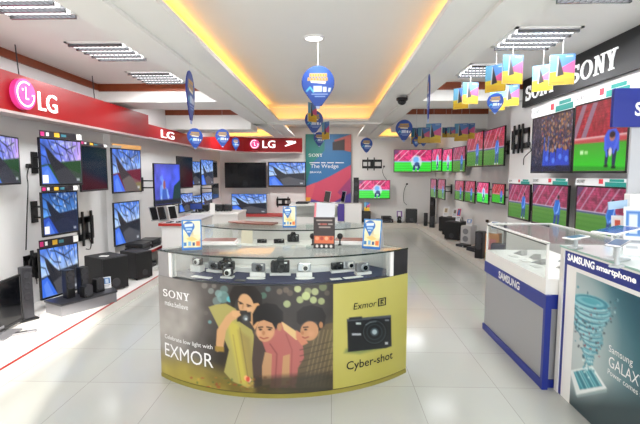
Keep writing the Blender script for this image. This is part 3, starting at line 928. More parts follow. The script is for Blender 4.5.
cnt = thing('display_counter', 'curved camera counter with a printed family picture and yellow panel on its front', 'counter', CC, 0, None)
MB().arc(CR - .05, CR, AL, AR, .0, ZP, 56).build('front_wall', DARK, cnt)
pic, P3 = advert_art()
ad = art_obj('advert_panel', pic, P3, GLOSSPRINT, cnt); ad['label'] = 'printed advert with a family, a yellow field and a compact camera'
def cyl_letters(name, geo, q0, q1, hpx, m, parent, R=CR + .007, rise=0.0):
    a0, z0 = cyl_hit(*q0, R); a1, z1 = cyl_hit(*q1, R)
    _, zt = cyl_hit(q0[0], q0[1] - hpx, R)
    zb = (z0 + z1) / 2; hh = zt - z0
    return letters(name, geo, lambda u, v: cyl_pt(a0 + u * (a1 - a0), zb + rise * (u - .5) + v * hh, R), m, parent)
cyl_letters('lettering', SONYG, (163, 296.3), (189.5, 301), 7.4, WINK, ad)
cyl_letters('lettering', text_geo('make.believe', 0), (165, 305.6), (188, 309.2), 5, WINK, ad)
cyl_letters('lettering', text_geo('Celebrate low light with', 0), (165, 340), (212.5, 349.5), 5.2, WINK, ad)
cyl_letters('lettering', text_geo('EXMOR', 0), (165.3, 356), (213.5, 367.3), 13, WINK, ad)
cyl_letters('lettering', text_geo('Exmor', .0, .15), (353.5, 309.5), (376.5, 306.5), 6.5, INK, ad)
a_, z_ = cyl_hit(378.5, 306)
cyl_letters('lettering', ([(0, 0), (1, 0), (1, .12), (0, .12), (0, .88), (1, .88), (1, 1), (0, 1), (.15, .12), (.15, .88), (.85, .12), (.85, .88), (.3, .2), (.45, .2), (.45, .8), (.3, .8), (.7, .8), (.7, .62), (.45, .62), (.55, .5), (.7, .2), (.6, .2), (.45, .45)],
    [(0, 1, 2, 3), (4, 5, 6, 7), (3, 8, 9, 4), (10, 2, 5, 11), (12, 13, 14, 15), (14, 18, 17, 16), (22, 21, 20, 19)]), (378, 306.5), (386, 305.2), 8, INK, ad)
cyl_letters('lettering', text_geo('Cyber-shot', .008), (346.5, 369), (392.5, 364.5), 11, INK, ad)
# interior, posts, glass, top
MB().arc(.98, CR - .05, AL, AR, ZP - .03, ZP + .004, 48).build('shelf', NAVY, cnt)
MB().arc(.93, .98, AL, AR, 0, ZG - .012, 48).build('back_wall', WHITE, cnt)
MB().arc(.985, 1.075, AL + D(3), AR - D(3), ZP + .004, ZP + .04, 48).build('brightening_riser', WGLOSS, cnt)  # white insert added to brighten the inside of the case
da = D(5.0)
for a0, a1, m, nm in ((AL, AL + da, mat('grey_end_post', '8c8a8a', .45), 'end_post'), (AR - D(6.3), AR, MATTBLACK, 'end_post')):
    MB().arc(CR - .05, CR, a0, a1, ZP, ZG - .012, 6).build(nm, m, cnt)
for a0, m in ((AL, LGREY), (AR - D(1.0), WHITE)):
    MB().arc(.93, CR - .05, a0, a0 + D(1.0), 0, ZG - .012, 2).build('side_panel', m, cnt)
MB().arc(CR - .045, CR - .005, AL + da, AL + da + D(1.4), ZP, ZG - .012, 2).build('end_post', WHITE, cnt)
MB().arc(CR - .045, CR - .005, AR - D(7.7), AR - D(6.3), ZP, ZG - .012, 2).build('end_post', WHITE, cnt)
MB().arc(CR - .022, CR - .016, AL + da + D(1.4), AR - D(7.7), ZP, ZG - .012, 48).build('front_glass', GLASS, cnt)
MB().arc(.93, CR, AL, AR, ZG - .011, ZG, 56).build('glass_top', GLASS, cnt)
MB().arc(CR, CR + .003, AL, AR, ZG - .011, ZG, 56).build('glass_edge', GLEDGE, cnt)
MB().arc(CR - .002, CR + .006, AL, AR, 0, .03, 48).build('kick_strip', mat('olive_strip', '8c8236', .5), cnt)

# second curved counter behind it
C2 = Vector((-.47, 5.62, 0)); R2 = 1.42
A2L, A2R = D(-43), D(43.5)
c2 = thing('display_counter', 'second curved white counter with glass top standing behind the printed camera counter', 'counter', C2)
MB().arc(R2 - .05, R2, A2L, A2R, 0, .80, 48).build('front_wall', WHITE, c2)
MB().arc(.93, R2 - .05, A2L, A2R, .77, .804, 48).build('shelf', WHITE, c2)
MB().arc(.88, .93, A2L, A2R, 0, ZG - .011, 48).build('back_wall', WHITE, c2)
for a0 in (A2L, A2R - D(1.2)):
    MB().arc(.93, R2 - .03, a0, a0 + D(1.2), 0, ZG - .012, 2).build('side_panel', WHITE, c2)
MB().arc(R2 - .022, R2 - .016, A2L + D(1.2), A2R - D(1.2), .80, ZG - .012, 48).build('front_glass', GLASS, c2)
MB().arc(.88, R2, A2L, A2R, ZG - .011, ZG, 48).build('glass_top', GLASS, c2)
MB().arc(R2, R2 + .003, A2L, A2R, ZG - .011, ZG, 48).build('glass_edge', GLEDGE, c2)
MB().arc(.86, 1.06, A2L, A2L + D(34), ZG, ZG + .012, 24).build('counter_cap', BROWN, c2)
# flat trays with brown tops lying on the front counter
for (px, py, w, d, rz, lab) in ((217, 245, .30, .18, .05, 'flat white tray with brown top on the camera counter behind the left tent card'), (349, 244.5, .27, .18, -.1, 'flat white tray with brown top on the camera counter beside the right tent card')):
    p = atZ(px, py, ZG)
    t = thing('flat_tray', lab, 'tray', (p.x, p.y + .06, ZG + .0005), rz)
    MB().bbox((-w / 2, -d / 2, 0), (w / 2, d / 2, .014), .003).build('lower_board', WGLOSS, t)
    MB().bbox((-w / 2 + .02, -d / 2 + .012, .014), (w / 2 - .01, d / 2, .030), .003).build('upper_board', WGLOSS, t)
    MB().box((-w / 2 + .025, -d / 2 + .02, .030), (w / 2 - .015, d / 2 - .005, .033)).build('top_sheet', BROWN, t)

# ---------------------------------------------------------------- cameras for sale
CAMW = {}
def camera_model(label, p, rz, w=.1, h=.062, d=.03, body=BLACK, lens=.022, lensd=.02, kind='compact', ring=GREY, group='cameras in the front glass case'):
    t = thing('compact_camera' if kind == 'compact' else 'reflex_camera', label, 'camera', p, rz, group)
    MB().bbox((-w / 2, -d / 2, 0), (w / 2, d / 2, h), .008).build('body', body, t)
    if kind == 'reflex':
        MB().prism([(-.03, 0), (.03, 0), (.018, .025), (-.018, .025)], -d / 2, d / 2 - .005, Matrix.Translation((0, 0, h)) @ Matrix.Rotation(math.pi / 2, 4, 'X')).build('prism_housing', body, t)
        MB().bbox((-w / 2 - .003, -d / 2 - .014, .005), (-w / 2 + .03, d / 2, h - .006), .008).build('grip', MATTBLACK, t)
    R90 = Matrix.Translation((.008, -d / 2, h * .48)) @ Matrix.Rotation(math.pi / 2, 4, 'X')
    l = MB().lathe([(lens, 0), (lens, lensd * .5), (lens * .9, lensd * .55), (lens * .88, lensd), (lens * .7, lensd)], 20, (0, 0, 0), R90).build('lens', ring, t, False)
    MB().lathe([(lens * .66, 0), (lens * .66, lensd + .0015), (.001, lensd + .0005)], 18, (0, 0, 0), R90).build('lens_glass', OFFSCREEN, l)
    MB().lathe([(.007, h), (.007, h + .005), (.001, h + .005)], 12, (-w * .32, 0, 0)).build('shutter_button', SILVER, t)
    MB().box((w * .22, -d / 2 - .001, h * .78), (w * .38, -d / 2 + .002, h * .92)).build('flash', WGLOSS, t)
    return t
def stand_block(label, p, w, d, h, rz=0, m=WGLOSS, plate=True, name='display_stand', group='white camera stands'):
    t = thing(name, label, 'stand', p, rz, group)
    MB().prism([(-w / 2, -d / 2), (w / 2, -d / 2), (w / 2 * .86, d / 2), (-w / 2 * .86, d / 2)], 0, h).build('block', m, t)
    if plate:
        MB().lathe([(.07, 0), (.07, .004), (.001, .005)], 24, (0, -d / 2 - .05, 0), Matrix.Diagonal((1, .45, 1, 1)) @ Matrix.Translation((0, -d / 2 - .05, 0))).build('price_plate', WGLOSS, t)
    return t
ZSH = ZP + .0045
def P_on(px, py, z): return atZ(px, py, z)
front_cams = [  # px, y of the foot, stand height, width, height, body, ring, kind, label
    (198, 271, .05, .085, .055, DARK, WGLOSS, 'compact', 'dark compact camera with a white lens, leftmost in the front glass case'),
    (214.5, 271.5, .02, .095, .058, GREY, DARK, 'compact', 'grey compact camera left of centre in the front case, second from the left'),
    (238.5, 268, .02, .115, .07, BLACK, DARK, 'reflex', 'small black reflex camera behind the white lensed one in the front case'),
    (228, 277.5, .012, .08, .06, DARK, WGLOSS, 'compact', 'dark camera with a big white lens low in the front case'),
    (258.5, 276, .035, .10, .06, GREY, DARK, 'compact', 'grey compact camera on a white stand left of the big reflex camera'),
    (281, 273.5, .02, .135, .088, BLACK, MATTBLACK, 'reflex', 'big black reflex camera in the middle of the front case'),
    (304, 276, .035, .10, .06, SILVER, WGLOSS, 'compact', 'silver compact camera on a white stand right of the big reflex camera'),
    (333, 270, .02, .095, .055, BLACK, DARK, 'compact', 'black compact camera under the dark leaflet holder in the front case'),
    (348.5, 271, .02, .095, .058, SILVER, WGLOSS, 'compact', 'silver compact camera second from the right in the front case'),
    (362.5, 274, .02, .11, .066, GREY, SILVER, 'compact', 'grey compact camera at the right end of the front case'),
]
for i, (px, py, sh, w, h, b, rg, kd, lab) in enumerate(front_cams):
    p = P_on(px, py, ZSH)
    v = p - CC; r = math.hypot(v.x, v.y); r2 = min(max(r, 1.12), 1.26)
    p = CC + Vector((v.x, v.y, 0)) * (r2 / r); p.z = ZSH
    a = math.atan2(v.x, -v.y) * .8
    stand_block('white stand under the ' + ' '.join(lab.split(' in the')[0].split(',')[0].split(' on a')[0].split()[:11]), p, w * 1.15, .06, sh, a, WGLOSS, sh == .035)
    camera_model(lab, (p.x, p.y, p.z + sh + .0005), a, w, h, .032 if kd == 'compact' else .05, b, h * .42, .02 if kd == 'compact' else .045, kd, rg)
# price cards lying in front of the cameras
for i, (px, py, m, lab) in enumerate(((245, 277.5, BLACK, 'flat dark card lying left of the grey compact camera'), (212, 276, WGLOSS, 'white price card lying in front of the second camera'), (343, 275, WGLOSS, 'white price card lying before the silver camera'),
                                      (357, 277, WGLOSS, 'white price card lying before the grey camera at the right end'), (328, 274, WGLOSS, 'white price card lying below the black compact camera'), (200, 276, WGLOSS, 'white price card lying at the left end of the front case'))):
    p = P_on(px, py, ZSH); v = p - CC; r = math.hypot(v.x, v.y); p = CC + Vector((v.x, v.y, 0)) * (1.325 / r)
    t = tag(MB().bbox((-.04, -.022, 0), (.04, .022, .004), .001).build('price_card', m), lab, 'card', 'price cards in the front case')
    t.location = (p.x, p.y, ZSH + .0005); t.rotation_euler = (0, 0, math.atan2(v.x, -v.y))
# second counter's goods
for (px, py, lab, kd, w, h) in ((262, 244, 'small black camera at the left in the second counter', 'compact', .1, .04), (279, 244.3, 'flat black camera at the centre in the second counter', 'compact', .11, .045),
                                (293.5, 242, 'black reflex camera in the second counter under the pale tent card', 'reflex', .12, .08)):
    p = P_on(px, py, .8045); v = p - C2; r = math.hypot(v.x, v.y); p = C2 + Vector((v.x, v.y, 0)) * (min(max(r, 1.1), 1.28) / r)
    stand_block('thin white stand under the ' + lab.split(' under')[0], (p.x, p.y, .8045), w * 1.2, .07, .012, 0, WGLOSS, False)
    camera_model(lab, (p.x, p.y, .817), .2, w, h, .04, BLACK, h * .4, .03, kd, DARK, 'cameras in the second counter')
for k, (px, py) in enumerate(((244, 243), (251, 243), (236, 242))):
    p = P_on(px, py, .8045); v = p - C2; r = math.hypot(v.x, v.y); p = C2 + Vector((v.x, v.y, 0)) * (1.22 / r)
    t = thing('brochure', ('cream brochure standing in the second counter, middle of three', 'cream brochure standing in the second counter, nearest the small black camera', 'grey brochure standing in the second counter, leftmost of three')[k], 'brochure', (p.x, p.y, .8045), .1 * k)
    M = Matrix.Rotation(-.2, 4, 'X')
    MB().box((-.03, -.002, 0), (.03, .002, .14), M).build('front_leaf', mat('cream_card', 'dcd2bc', .6) if k < 2 else LGREY, t)
    MB().box((-.03, -.002, 0), (.03, .002, .14), Matrix.Translation((0, .055, 0)) @ Matrix.Rotation(.2, 4, 'X')).build('back_leaf', WGLOSS, t)

# ---------------------------------------------------------------- tent cards
def tent_art():
    a = Art.unit(40, 62); A = 40 / 62
    a.fill('2f7cc4')
    a.rect(.05, .04, A - .04, .92, 'f0e2b0')
    a.noise(3, 7, .25)
    a.poly([(A * .55, .04), (A - .04, .04), (A - .04, .5), (A * .6, .5)], 'f4ecc8', .8)
    a.ell(A * .36, .22, .19, .17, '2f6cb8'); a.poly([(A * .08, .28), (A * .62, .28), (A * .38, .58)], '2f6cb8')
    a.poly([(A * .14, .14), (A * .58, .12), (A * .56, .22), (A * .16, .24)], 'd8e4f4'); a.rect(A * .2, .27, A * .52, .34, '9cc4ec'); a.rect(A * .26, .38, A * .44, .41, 'e8f0fa')
    a.poly([(A * .2, .62), (A * .5, .55), (A * .8, .66), (A * .5, .72)], 'e8c878', .9)
    a.rect(.06, .74, .15, .86, '3a78b8'); a.rect(.2, .72, .3, .86, '7ab0d8'); a.rect(.34, .75, .42, .86, '2c4c80'); a.rect(.46, .72, A - .06, .87, 'e8763c')
    a.rect(0, .92, A, 1, '2a70c0')
    return a.c
TENT = tent_art()
def tent_card(label, p, rz, w=.14, h=.225):
    t = thing('tent_card', label, 'card', p, rz, 'blue and yellow tent cards')
    d = .1
    lean = math.atan2(d / 2, h)
    ux = Vector((w, 0, 0)); 
    MB().box((-w / 2, 0, 0), (w / 2, .003, h), Matrix.Translation((0, -d / 2, 0)) @ Matrix.Rotation(-lean, 4, 'X')).build('front_leaf', LGREY, t)
    top = Vector((-w / 2, -.0016, h * math.cos(lean) )); bot = Vector((-w / 2, -d / 2 - .0016, 0.002))
    art_obj('printed_face', TENT, flat_P(TENT, top, ux, bot - top), PRINT, t)
    MB().box((-w / 2, -.003, 0), (w / 2, 0, h), Matrix.Translation((0, d / 2 + .002, 0)) @ Matrix.Rotation(lean, 4, 'X')).build('back_leaf', LGREY, t)
    return t
p = P_on(190, 250.5, ZG); tent_card('blue and yellow tent card at the left end of the camera counter', (p.x, p.y + .05, ZG + .001), D(17))
p = P_on(373.5, 249.5, ZG); tent_card('blue and yellow tent card at the right end of the camera counter', (p.x, p.y + .05, ZG + .001), D(-22))
p = P_on(289, 228, ZG); tent_card('pale blue tent card on the second counter', (p.x, p.y + .06, ZG + .001), D(4))

# dark leaflet holder
def leaflet_art():
    a = Art.unit(44, 62); A = 44 / 62
    a.fill('2c1f1d'); a.noise(2, 5, .2)
    for y, x0, x1 in ((.08, .12, .88), (.2, .2, .34), (.2, .42, .62), (.2, .68, .9), (.3, .25, .8)):
        a.rect(x0 * A, y, x1 * A, y + .045, 'c8bcb4', .75)
    a.rect(.3 * A, .2, .64 * A, .25, 'b04838', .8)
    a.rect(.04 * A, .6, .96 * A, .84, 'd86a3c'); 
    for k in range(4):
        a.ell((.17 + .22 * k) * A, .68, .06, .06, ('e89a70', 'b04028', 'e8a880', 'a83c2c')[k]); a.ell((.17 + .22 * k) * A, .93, .045, .05, 'e0dcd4')
    return a.c
p = P_on(324, 248.5, ZG)
t = thing('leaflet_holder', 'dark brown leaflet holder with an orange band on the camera counter', 'leaflet holder', (p.x, p.y, ZG + .0005), D(-3))
la = leaflet_art()
M = Matrix.Rotation(-.12, 4, 'X')
MB().box((-.08, 0, 0), (.08, .02, .235), M).build('holder_body', mat('dark_brown_board', '2c1f1d', .5), t)
b0 = M @ Vector((-.08, -.0015, .235)); b1 = M @ Vector((-.08, -.0015, 0))
art_obj('printed_face', la, flat_P(la, b0, Vector((.16, 0, 0)), b1 - b0), PRINT, t)
MB().box((-.08, -.002, 0), (.08, .07, .006)).build('foot', BLACK, t)
# white slanted tablet stand on the second counter
p = P_on(324, 224, ZG)
t = thing('brochure_stand', 'white slanted brochure sheet with a pink edge standing above the dark leaflet holder', 'brochure', (p.x, p.y, ZG + .0005), D(-8))
M = Matrix.Translation((0, 0, .03)) @ Matrix.Rotation(-.35, 4, 'X')
MB().box((-.115, 0, 0), (.115, .008, .21), M).build('sheet', mat('cool_white_card', 'dfe3ea', .5), t)
MB().box((-.118, -.001, 0), (-.095, .009, .212), M).build('pink_edge', mat('pink_card', 'e48a94', .5), t)
MB().prism([(0, 0), (.12, 0), (.06, .16)], -.06, .06, Matrix.Rotation(math.pi / 2, 4, 'Z') @ Matrix.Rotation(math.pi / 2, 4, 'X')).build('easel', WGLOSS, t)
MB().box((-.1, -.03, 0), (.1, .12, .012)).build('foot', WGLOSS, t)
# small black dome speakers left and right of the leaflet holder
for px, lab in ((312.5, 'small round black speaker left of the leaflet holder'), (340, 'small round black speaker right of the leaflet holder')):
    p = P_on(px, 246, ZG)
    t = thing('round_speaker', lab, 'speaker', (p.x, p.y + .03, ZG + .0005), 0, 'round speakers beside the leaflet holder')
    MB().lathe([(.014, 0), (.014, .006), (.006, .012), (.006, .05)], 14).build('stem', BLACK, t)
    MB().lathe([(.006, .046), (.018, .056), (.024, .072), (.018, .09), (.002, .096)], 16).build('driver', BLACK, t, True)
# ==PART4==

# ================================================================== BLUE AND WHITE PHONE COUNTERS ON THE RIGHT
SX = 1.52
g = thing('glass_counter', 'white glass display counter with a lettered blue band and grey front', 'counter', (SX, 3.0, 0))
# local: x to the right (depth), y away from the viewer
GW, GL = .62, 1.2
MB().box((0.004, .02, .06), (GW, GL - .004, .60)).build('grey_body', mat('grey_counter_front', 'a4a4a6', .4, .3), g)
MB().box((-.01, 0.01, 0), (GW, GL, .06)).build('plinth', BLUE, g)
MB().box((-.01, 0.01, .585), (GW, GL, .69)).build('blue_band', BLUE, g)
MB().box((-.004, 0.01, .69), (GW, GL - .003, .80)).build('white_band', WHITE, g)
MB().box((-.012, -.02, 0), (.03, .012, .69)).build('corner_strip', BLUE, g)
fm = MB()
for y in (.012, GL - .02):
    for x in (-.004, GW - .018):
        fm.box((x, y, .80), (x + .014, y + .014, 1.06))
fm.box((-.004, .012, 1.05), (.012, GL - .006, 1.064)).box((GW - .018, .012, 1.05), (GW - .004, GL - .006, 1.064)).box((-.004, GL - .02, 1.05), (GW - .004, GL - .006, 1.064))
fm.build('frame', WGLOSS, g)
MB().box((.000, .03, .80), (.005, GL - .02, 1.05)).build('front_glass', GLASS, g)
MB().box((.012, GL - .012, .80), (GW - .018, GL - .008, 1.05)).build('end_glass', GLASS, g)
MB().box((.012, .02, 1.052), (GW - .018, GL - .02, 1.060)).build('glass_top', GLASS, g)
MB().box((-.003, .03, 1.040), (.006, GL - .02, 1.050)).build('glass_edge', GLEDGE, g)
MB().box((GW - .02, .02, .80), (GW, GL - .01, 1.05)).build('back_panel', LGREY, g)
yA = atX(498.5, 280, SX - .012).y - 3.0; yB = atX(519.5, 288, SX - .012).y - 3.0
letters('lettering', text_geo('SAMSUNG', .03), plane_fn((-.0125, yA, .607), (0, yB - yA, 0), (0, 0, .066)), WINK, g)
# phones and price stands inside the glass counter
for i, (x, y, rz, lab) in enumerate(((.22, .95, .2, 'phone on a clear wedge at the far end inside the glass counter'), (.26, .75, -.1, 'second phone from the far end inside the glass counter'), (.2, .55, .3, 'phone on a wedge at the middle inside the glass counter'), (.3, .36, .1, 'phone nearest the white corner post inside the glass counter'), (.44, .6, 0, 'phone in the back row inside the glass counter'))):
    t = thing('mobile_phone', lab, 'phone', (SX + x, 3.0 + y, .8025), math.pi / 2 + rz + math.pi, 'phones in the glass counter')
    MB().prism([(-.05, 0), (.06, 0), (.06, .05)], -.03, .03, Matrix.Rotation(math.pi / 2, 4, 'X')).build('wedge', LGREY, t)
    M = Matrix.Translation((0, 0, .012)) @ Matrix.Rotation(-math.atan2(.05, .11), 4, 'Y')
    MB().bbox((-.065, -.034, 0), (.065, .034, .009), .003, M).build('body', WGLOSS if i % 2 else SILVER, t)
    MB().box((-.052, -.030, .009), (.052, .030, .0096), M).build('screen', OFFSCREEN, t)
for i, (x, y, lab) in enumerate(((.12, .85, 'white price card at the far end inside the glass counter'), (.13, .65, 'white price card in the middle of the glass counter'), (.12, .42, 'white price card nearest the corner inside the glass counter'))):
    tag(MB().bbox((SX + x - .03, 3.0 + y - .05, .801), (SX + x + .03, 3.0 + y + .05, .806), .001).build('price_card', WGLOSS), lab, 'card', 'price cards in the glass counter')

# counter with the big teal poster
TX = 1.61
S0, S1 = .7, 3.0            # y range
b = thing('poster_counter', 'phone counter with a blue headed teal poster of a water whirl rising from a tablet', 'counter', (TX, 0, 0))
MB().box((.012, S0, 0), (.98, S1 - .012, 1.0)).build('cabinet', WHITE, b)
fr = MB().box((-.012, S1 - .055, 0), (.02, S1 - .01, 1.035)).box((-.006, S0, 1.022), (.02, S1 - .055, 1.035))
fr.build('frame', WHITE, b)
MB().box((-.004, S0, .93), (.0125, S1 - .055, 1.022)).box((-.004, S1 - .085, .0), (.0125, S1 - .055, .93)).build('blue_surround', BLUE, b)
MB().box((-.004, S1 - .2, .0), (.0125, S1 - .085, .93)).box((-.004, S0, .905), (.0125, S1 - .2, .93)).build('inner_frame', WGLOSS, b)
MB().box((-.012, S0, 1.036), (1.0, S1, 1.05)).build('glass_top', mat('pale_green_glass_top', 'd3dedb', .06, 0, .6), b)
MB().box((-.015, S0, 1.037), (-.012, S1, 1.049)).build('glass_edge', mat('aqua_glass_edge', '9fc0b6', .2), b)
def whirl_art(w=260, h=150):
    ys = np.linspace(S1 - .2, S0, w)[None, :].repeat(h, 0); zs = np.linspace(.905, .005, h)[:, None].repeat(w, 1)
    P = np.stack([np.full_like(ys, -.005), ys, zs], -1)
    X, Y = project(P + np.array((TX, 0, 0)))
    A = Art(X, Y, .5)
    A.fill('0f4350')
    A.grad((572, 300), (632, 286), 'c4cccb', '0b4a5c')
    A.grad((0, 280), (0, 420), 'c0cccc', '22363c', None, .12)
    A.grad((0, 350), (0, 410), '28434a', '22343a', A.poly_m([(540, 388), (700, 400), (700, 600), (540, 600)], 14), .9)
    A.poly([(600, 270), (700, 290), (700, 350), (640, 330)], '0a4a5e', .8, 14)
    A.ell(592, 345, 18, 40, 'b9c8c8', .1, .6, 12)
    A.ell(585, 300, 16, 20, 'bcc9c9', .1, .5, 10)
    n = 12
    for k in range(n - 1, -1, -1):
        f = k / (n - 1)
        cx = 590.5 + 2.2 * math.sin(k * 1.1); cy = 303 + 58 * f ** .95; rx = 17 * (1 - f) ** .9 + 3.6; ry = rx * .36 + 1.0
        A.ell(cx, cy + .8, rx, ry, '1f5f74', .28); A.ell(cx, cy - .2, rx * .98, ry * .9, '9fd4dc', .28); A.ell(cx + .8, cy - .9, rx * .86, ry * .72, '2f7f94', .28)
        A.ell(cx - .6, cy - 1.3, rx * .72, ry * .5, '7cc0cc', .28); A.ell(cx + .6, cy - 1.6, rx * .5, ry * .34, '4fa6b6', .28)
        A.line([(cx + rx * math.cos(t), cy + ry * math.sin(t) + rx * .28 * math.cos(t)) for t in np.linspace(.5, 2.4, 10)], .9, 'd8eef0', .8)
    r = random.Random(5)
    for i in range(90):
        f = r.random(); ang = r.uniform(0, 6.28)
        cx = 590 + r.gauss(0, 1); rx = 20 * (1 - f) + 6
        A.ell(cx + rx * math.cos(ang) * 1.15, 292 + 66 * f + rx * .5 * math.sin(ang), r.uniform(.5, 1.3), r.uniform(.5, 1.3), r.choice(('1c4c5c', '3f8c9c', 'c0dce0', '5a5f6c', '8c3c48', '2a3c48')), 0, .85)
    A.poly([(569.5, 371.5), (592.5, 367), (607, 389.5), (606.5, 392), (577.5, 397.5), (575.5, 395)], '8fa4a6')
    A.poly([(569.5, 370.5), (592.5, 366), (607, 388.5), (576.5, 395)], 'e6ecec')
    A.poly([(573.5, 371.8), (591.5, 368), (602.5, 386), (580, 389.8)], '3f8fa0')
    for k in range(9):
        A.line([(575 + k * 2, 372 - k * .4), (583 + k * 2.2, 389 - k * .5)], 1.0, ('8fd0d8', '1f6478', 'c8e8ea')[k % 3], .7)
    for k in range(30):
        A.ell(588 + r.gauss(0, 3), 366 + r.gauss(0, 5), 1, 1, r.choice(('d8f0f0', '4f9cac', '2a7084')), 0, .8)
    return A.c, P
pic, P3 = whirl_art()
po = art_obj('poster', pic, P3, GLOSSPRINT, b)
def side_letters(s, q0, q1, hpx, m, bold=0.0, end=None, parent=po, dx=-.0075):
    A0 = atX(*q0, TX + dx); T = atX(q0[0], q0[1] - hpx, TX + dx); B0 = atX(*q1, TX + dx)
    return letters('lettering', text_geo(s, bold), plane_fn((dx, A0.y, (A0.z + B0.z) / 2), (0, B0.y - A0.y, 0), (0, 0, T.z - A0.z)), m, parent)
side_letters('Samsung', (608.5, 354.5), (632.5, 367), 9, WINK)
side_letters('GALAXY', (608.5, 366.5), (645, 390.5), 11, WINK)
side_letters('Power comes from', (607.5, 374), (652, 405), 5.5, WINK)
side_letters('SAMSUNG', (567.5, 259.6), (594.3, 270.6), 7.2, LETTER, .035, None, b, -.0055)
side_letters('smartphone', (596, 271.6), (636, 285.8), 8, LETTER, .035, None, b, -.0055)

# things on the poster counter
ZT2 = 1.0505
def phone_display(label, p, rz, w, l, tilt, col, screen, lift=.02):
    t = thing('mobile_phone', label, 'phone', p, rz)
    M = Matrix.Translation((0, 0, lift)) @ Matrix.Rotation(tilt, 4, 'X')
    bd = MB().bbox((-w / 2, -l / 2, 0), (w / 2, l / 2, .01), .004, M).build('body', col, t)
    MB().box((-w / 2 + .006, -l / 2 + .016, .01), (w / 2 - .006, l / 2 - .016, .0106), M).build('screen', screen, t)
    cr = MB()
    if lift > .04:
        cr.bbox((-w * .35, -l * .25, 0), (w * .35, l * .25, .012), .004).tube([(0, 0, .01), (0, 0, lift + .002)], .012, 10).bbox((-w * .25, -l * .15, lift - .012), (w * .25, l * .15, lift + .002), .003)
    else:
        cr.prism([(-w * .3, -l * .3), (w * .3, -l * .3), (w * .25, l * .3), (-w * .25, l * .3)], 0, lift + .004)
    cr.build('cradle', mat('clear_grey_cradle', 'b4babc', .3), t)
    return t
BLUESCR = mat('blue_phone_screen', '2c4694', .15)
TEALSCR = mat('grey_blue_phone_screen', '5f7c96', .15)
p = atY(617, 231, 2.48); phone_display('large phone with a dark blue screen on a tall cradle on the poster counter', (p.x, p.y, ZT2), D(-66), .14, .25, .10, WGLOSS, BLUESCR, p.z - ZT2)
p = atY(618, 244, 2.28); phone_display('silver phone on a grey cradle near the front edge of the poster counter', (p.x, p.y, ZT2), D(-52), .075, .15, .14, SILVER, TEALSCR, p.z - ZT2)
p = atY(576, 238, 2.85); phone_display('white phone lying by the far corner of the poster counter', (p.x, p.y, ZT2), D(-70), .08, .16, .08, WGLOSS, TEALSCR, p.z - ZT2)
p = atZ(566, 233, 1.06); phone_display('small grey phone lying flat near the middle of the poster counter', (1.95, 2.2, ZT2), D(-80), .07, .13, .04, SILVER, OFFSCREEN, .012)
# tall display stand with the blue header
A0 = Vector((2.14, 2.98, 0))
hb0 = atY(612.5, 127, 2.75); hb1 = atY(612.5, 88, 2.75)
t = thing('display_stand', 'tall grey display stand with a blue header board at the right edge', 'stand', (hb0.x, 2.75, 0))
hw = .62
MB().bbox((0, 0, hb0.z), (hw, .03, hb1.z + .0), .004).build('header_board', BLUE, t)
sl = atY(634.5, 116, 2.75)
letters('lettering', text_geo('SAMSUNG', .03), plane_fn((sl.x - hb0.x, -.0015, sl.z), (.46, 0, 0), (0, 0, .085)), WINK, t)
pn = atY(630, 172, 2.77)
MB().bbox((pn.x - hb0.x, .03, 1.0508), (hw - .02, .05, hb1.z - .02), .004).build('back_panel', mat('grey_acrylic_panel', 'b4b6bb', .35), t)
q0 = atY(629.5, 214, 2.72); q1 = atY(629.5, 194, 2.72)
MB().bbox((q0.x - hb0.x, -.03, q0.z), (q0.x - hb0.x + .2, .031, q1.z), .004).build('leaflet_pocket', WGLOSS, t)
q0 = atY(609.5, 210, 2.74); q1 = atY(630, 201, 2.74)
M = Matrix.Translation((q0.x - hb0.x, .0, q0.z)) @ Matrix.Rotation(-.12, 4, 'Y')
MB().box((0, -.003, 0), (q1.x - q0.x + .05, .004, .05), M).build('leaflet', mat('pale_blue_leaflet', '9fbcd8', .5), t)
# cards with phone pictures before the stand
def card_stand(name, label, cat, p, rz, w, h, face, lean=.22, border=None):
    t = thing(name, label, cat, p, rz)
    M = Matrix.Rotation(-lean, 4, 'X')
    MB().box((-w / 2, 0, 0), (w / 2, .004, h), M).build('card', WGLOSS, t)
    a = M @ Vector((-w / 2, -.001, h)); b_ = M @ Vector((-w / 2, -.001, 0))
    art_obj('printed_face', face, flat_P(face, a, Vector((w, 0, 0)), b_ - a), PRINT, t)
    MB().box((-.015, 0, 0), (.015, .004, h * .85), Matrix.Translation((0, h * .45, 0)) @ Matrix.Rotation(.28, 4, 'X')).build('strut', WGLOSS, t)
    return t
def phone_face(c0, c1):
    a = Art.unit(30, 40); A = .75
    a.fill('e6e8ea'); a.rect(.08, .08, A - .08, .6, c0); a.rect(.2, .15, .52, .55, c1); a.rect(.1, .68, A - .1, .74, '8a8f98'); a.rect(.1, .8, A - .2, .85, 'a8adb4'); return a.c
p = atZ(631, 214, 1.0505)
card_stand('price_card', 'white card with a blue phone picture standing below the blue header board', 'card', (atY(636, 210, 2.6).x, 2.6, ZT2), D(-25), .10, .30, phone_face('3c74b8', 'c8d4e4'))
card_stand('price_card', 'white card with an orange swirl standing behind the large blue phone', 'card', (atY(620, 225, 2.95).x, 2.96, ZT2), D(-20), .075, .21, phone_face('e8ddd8', 'c8503c'))

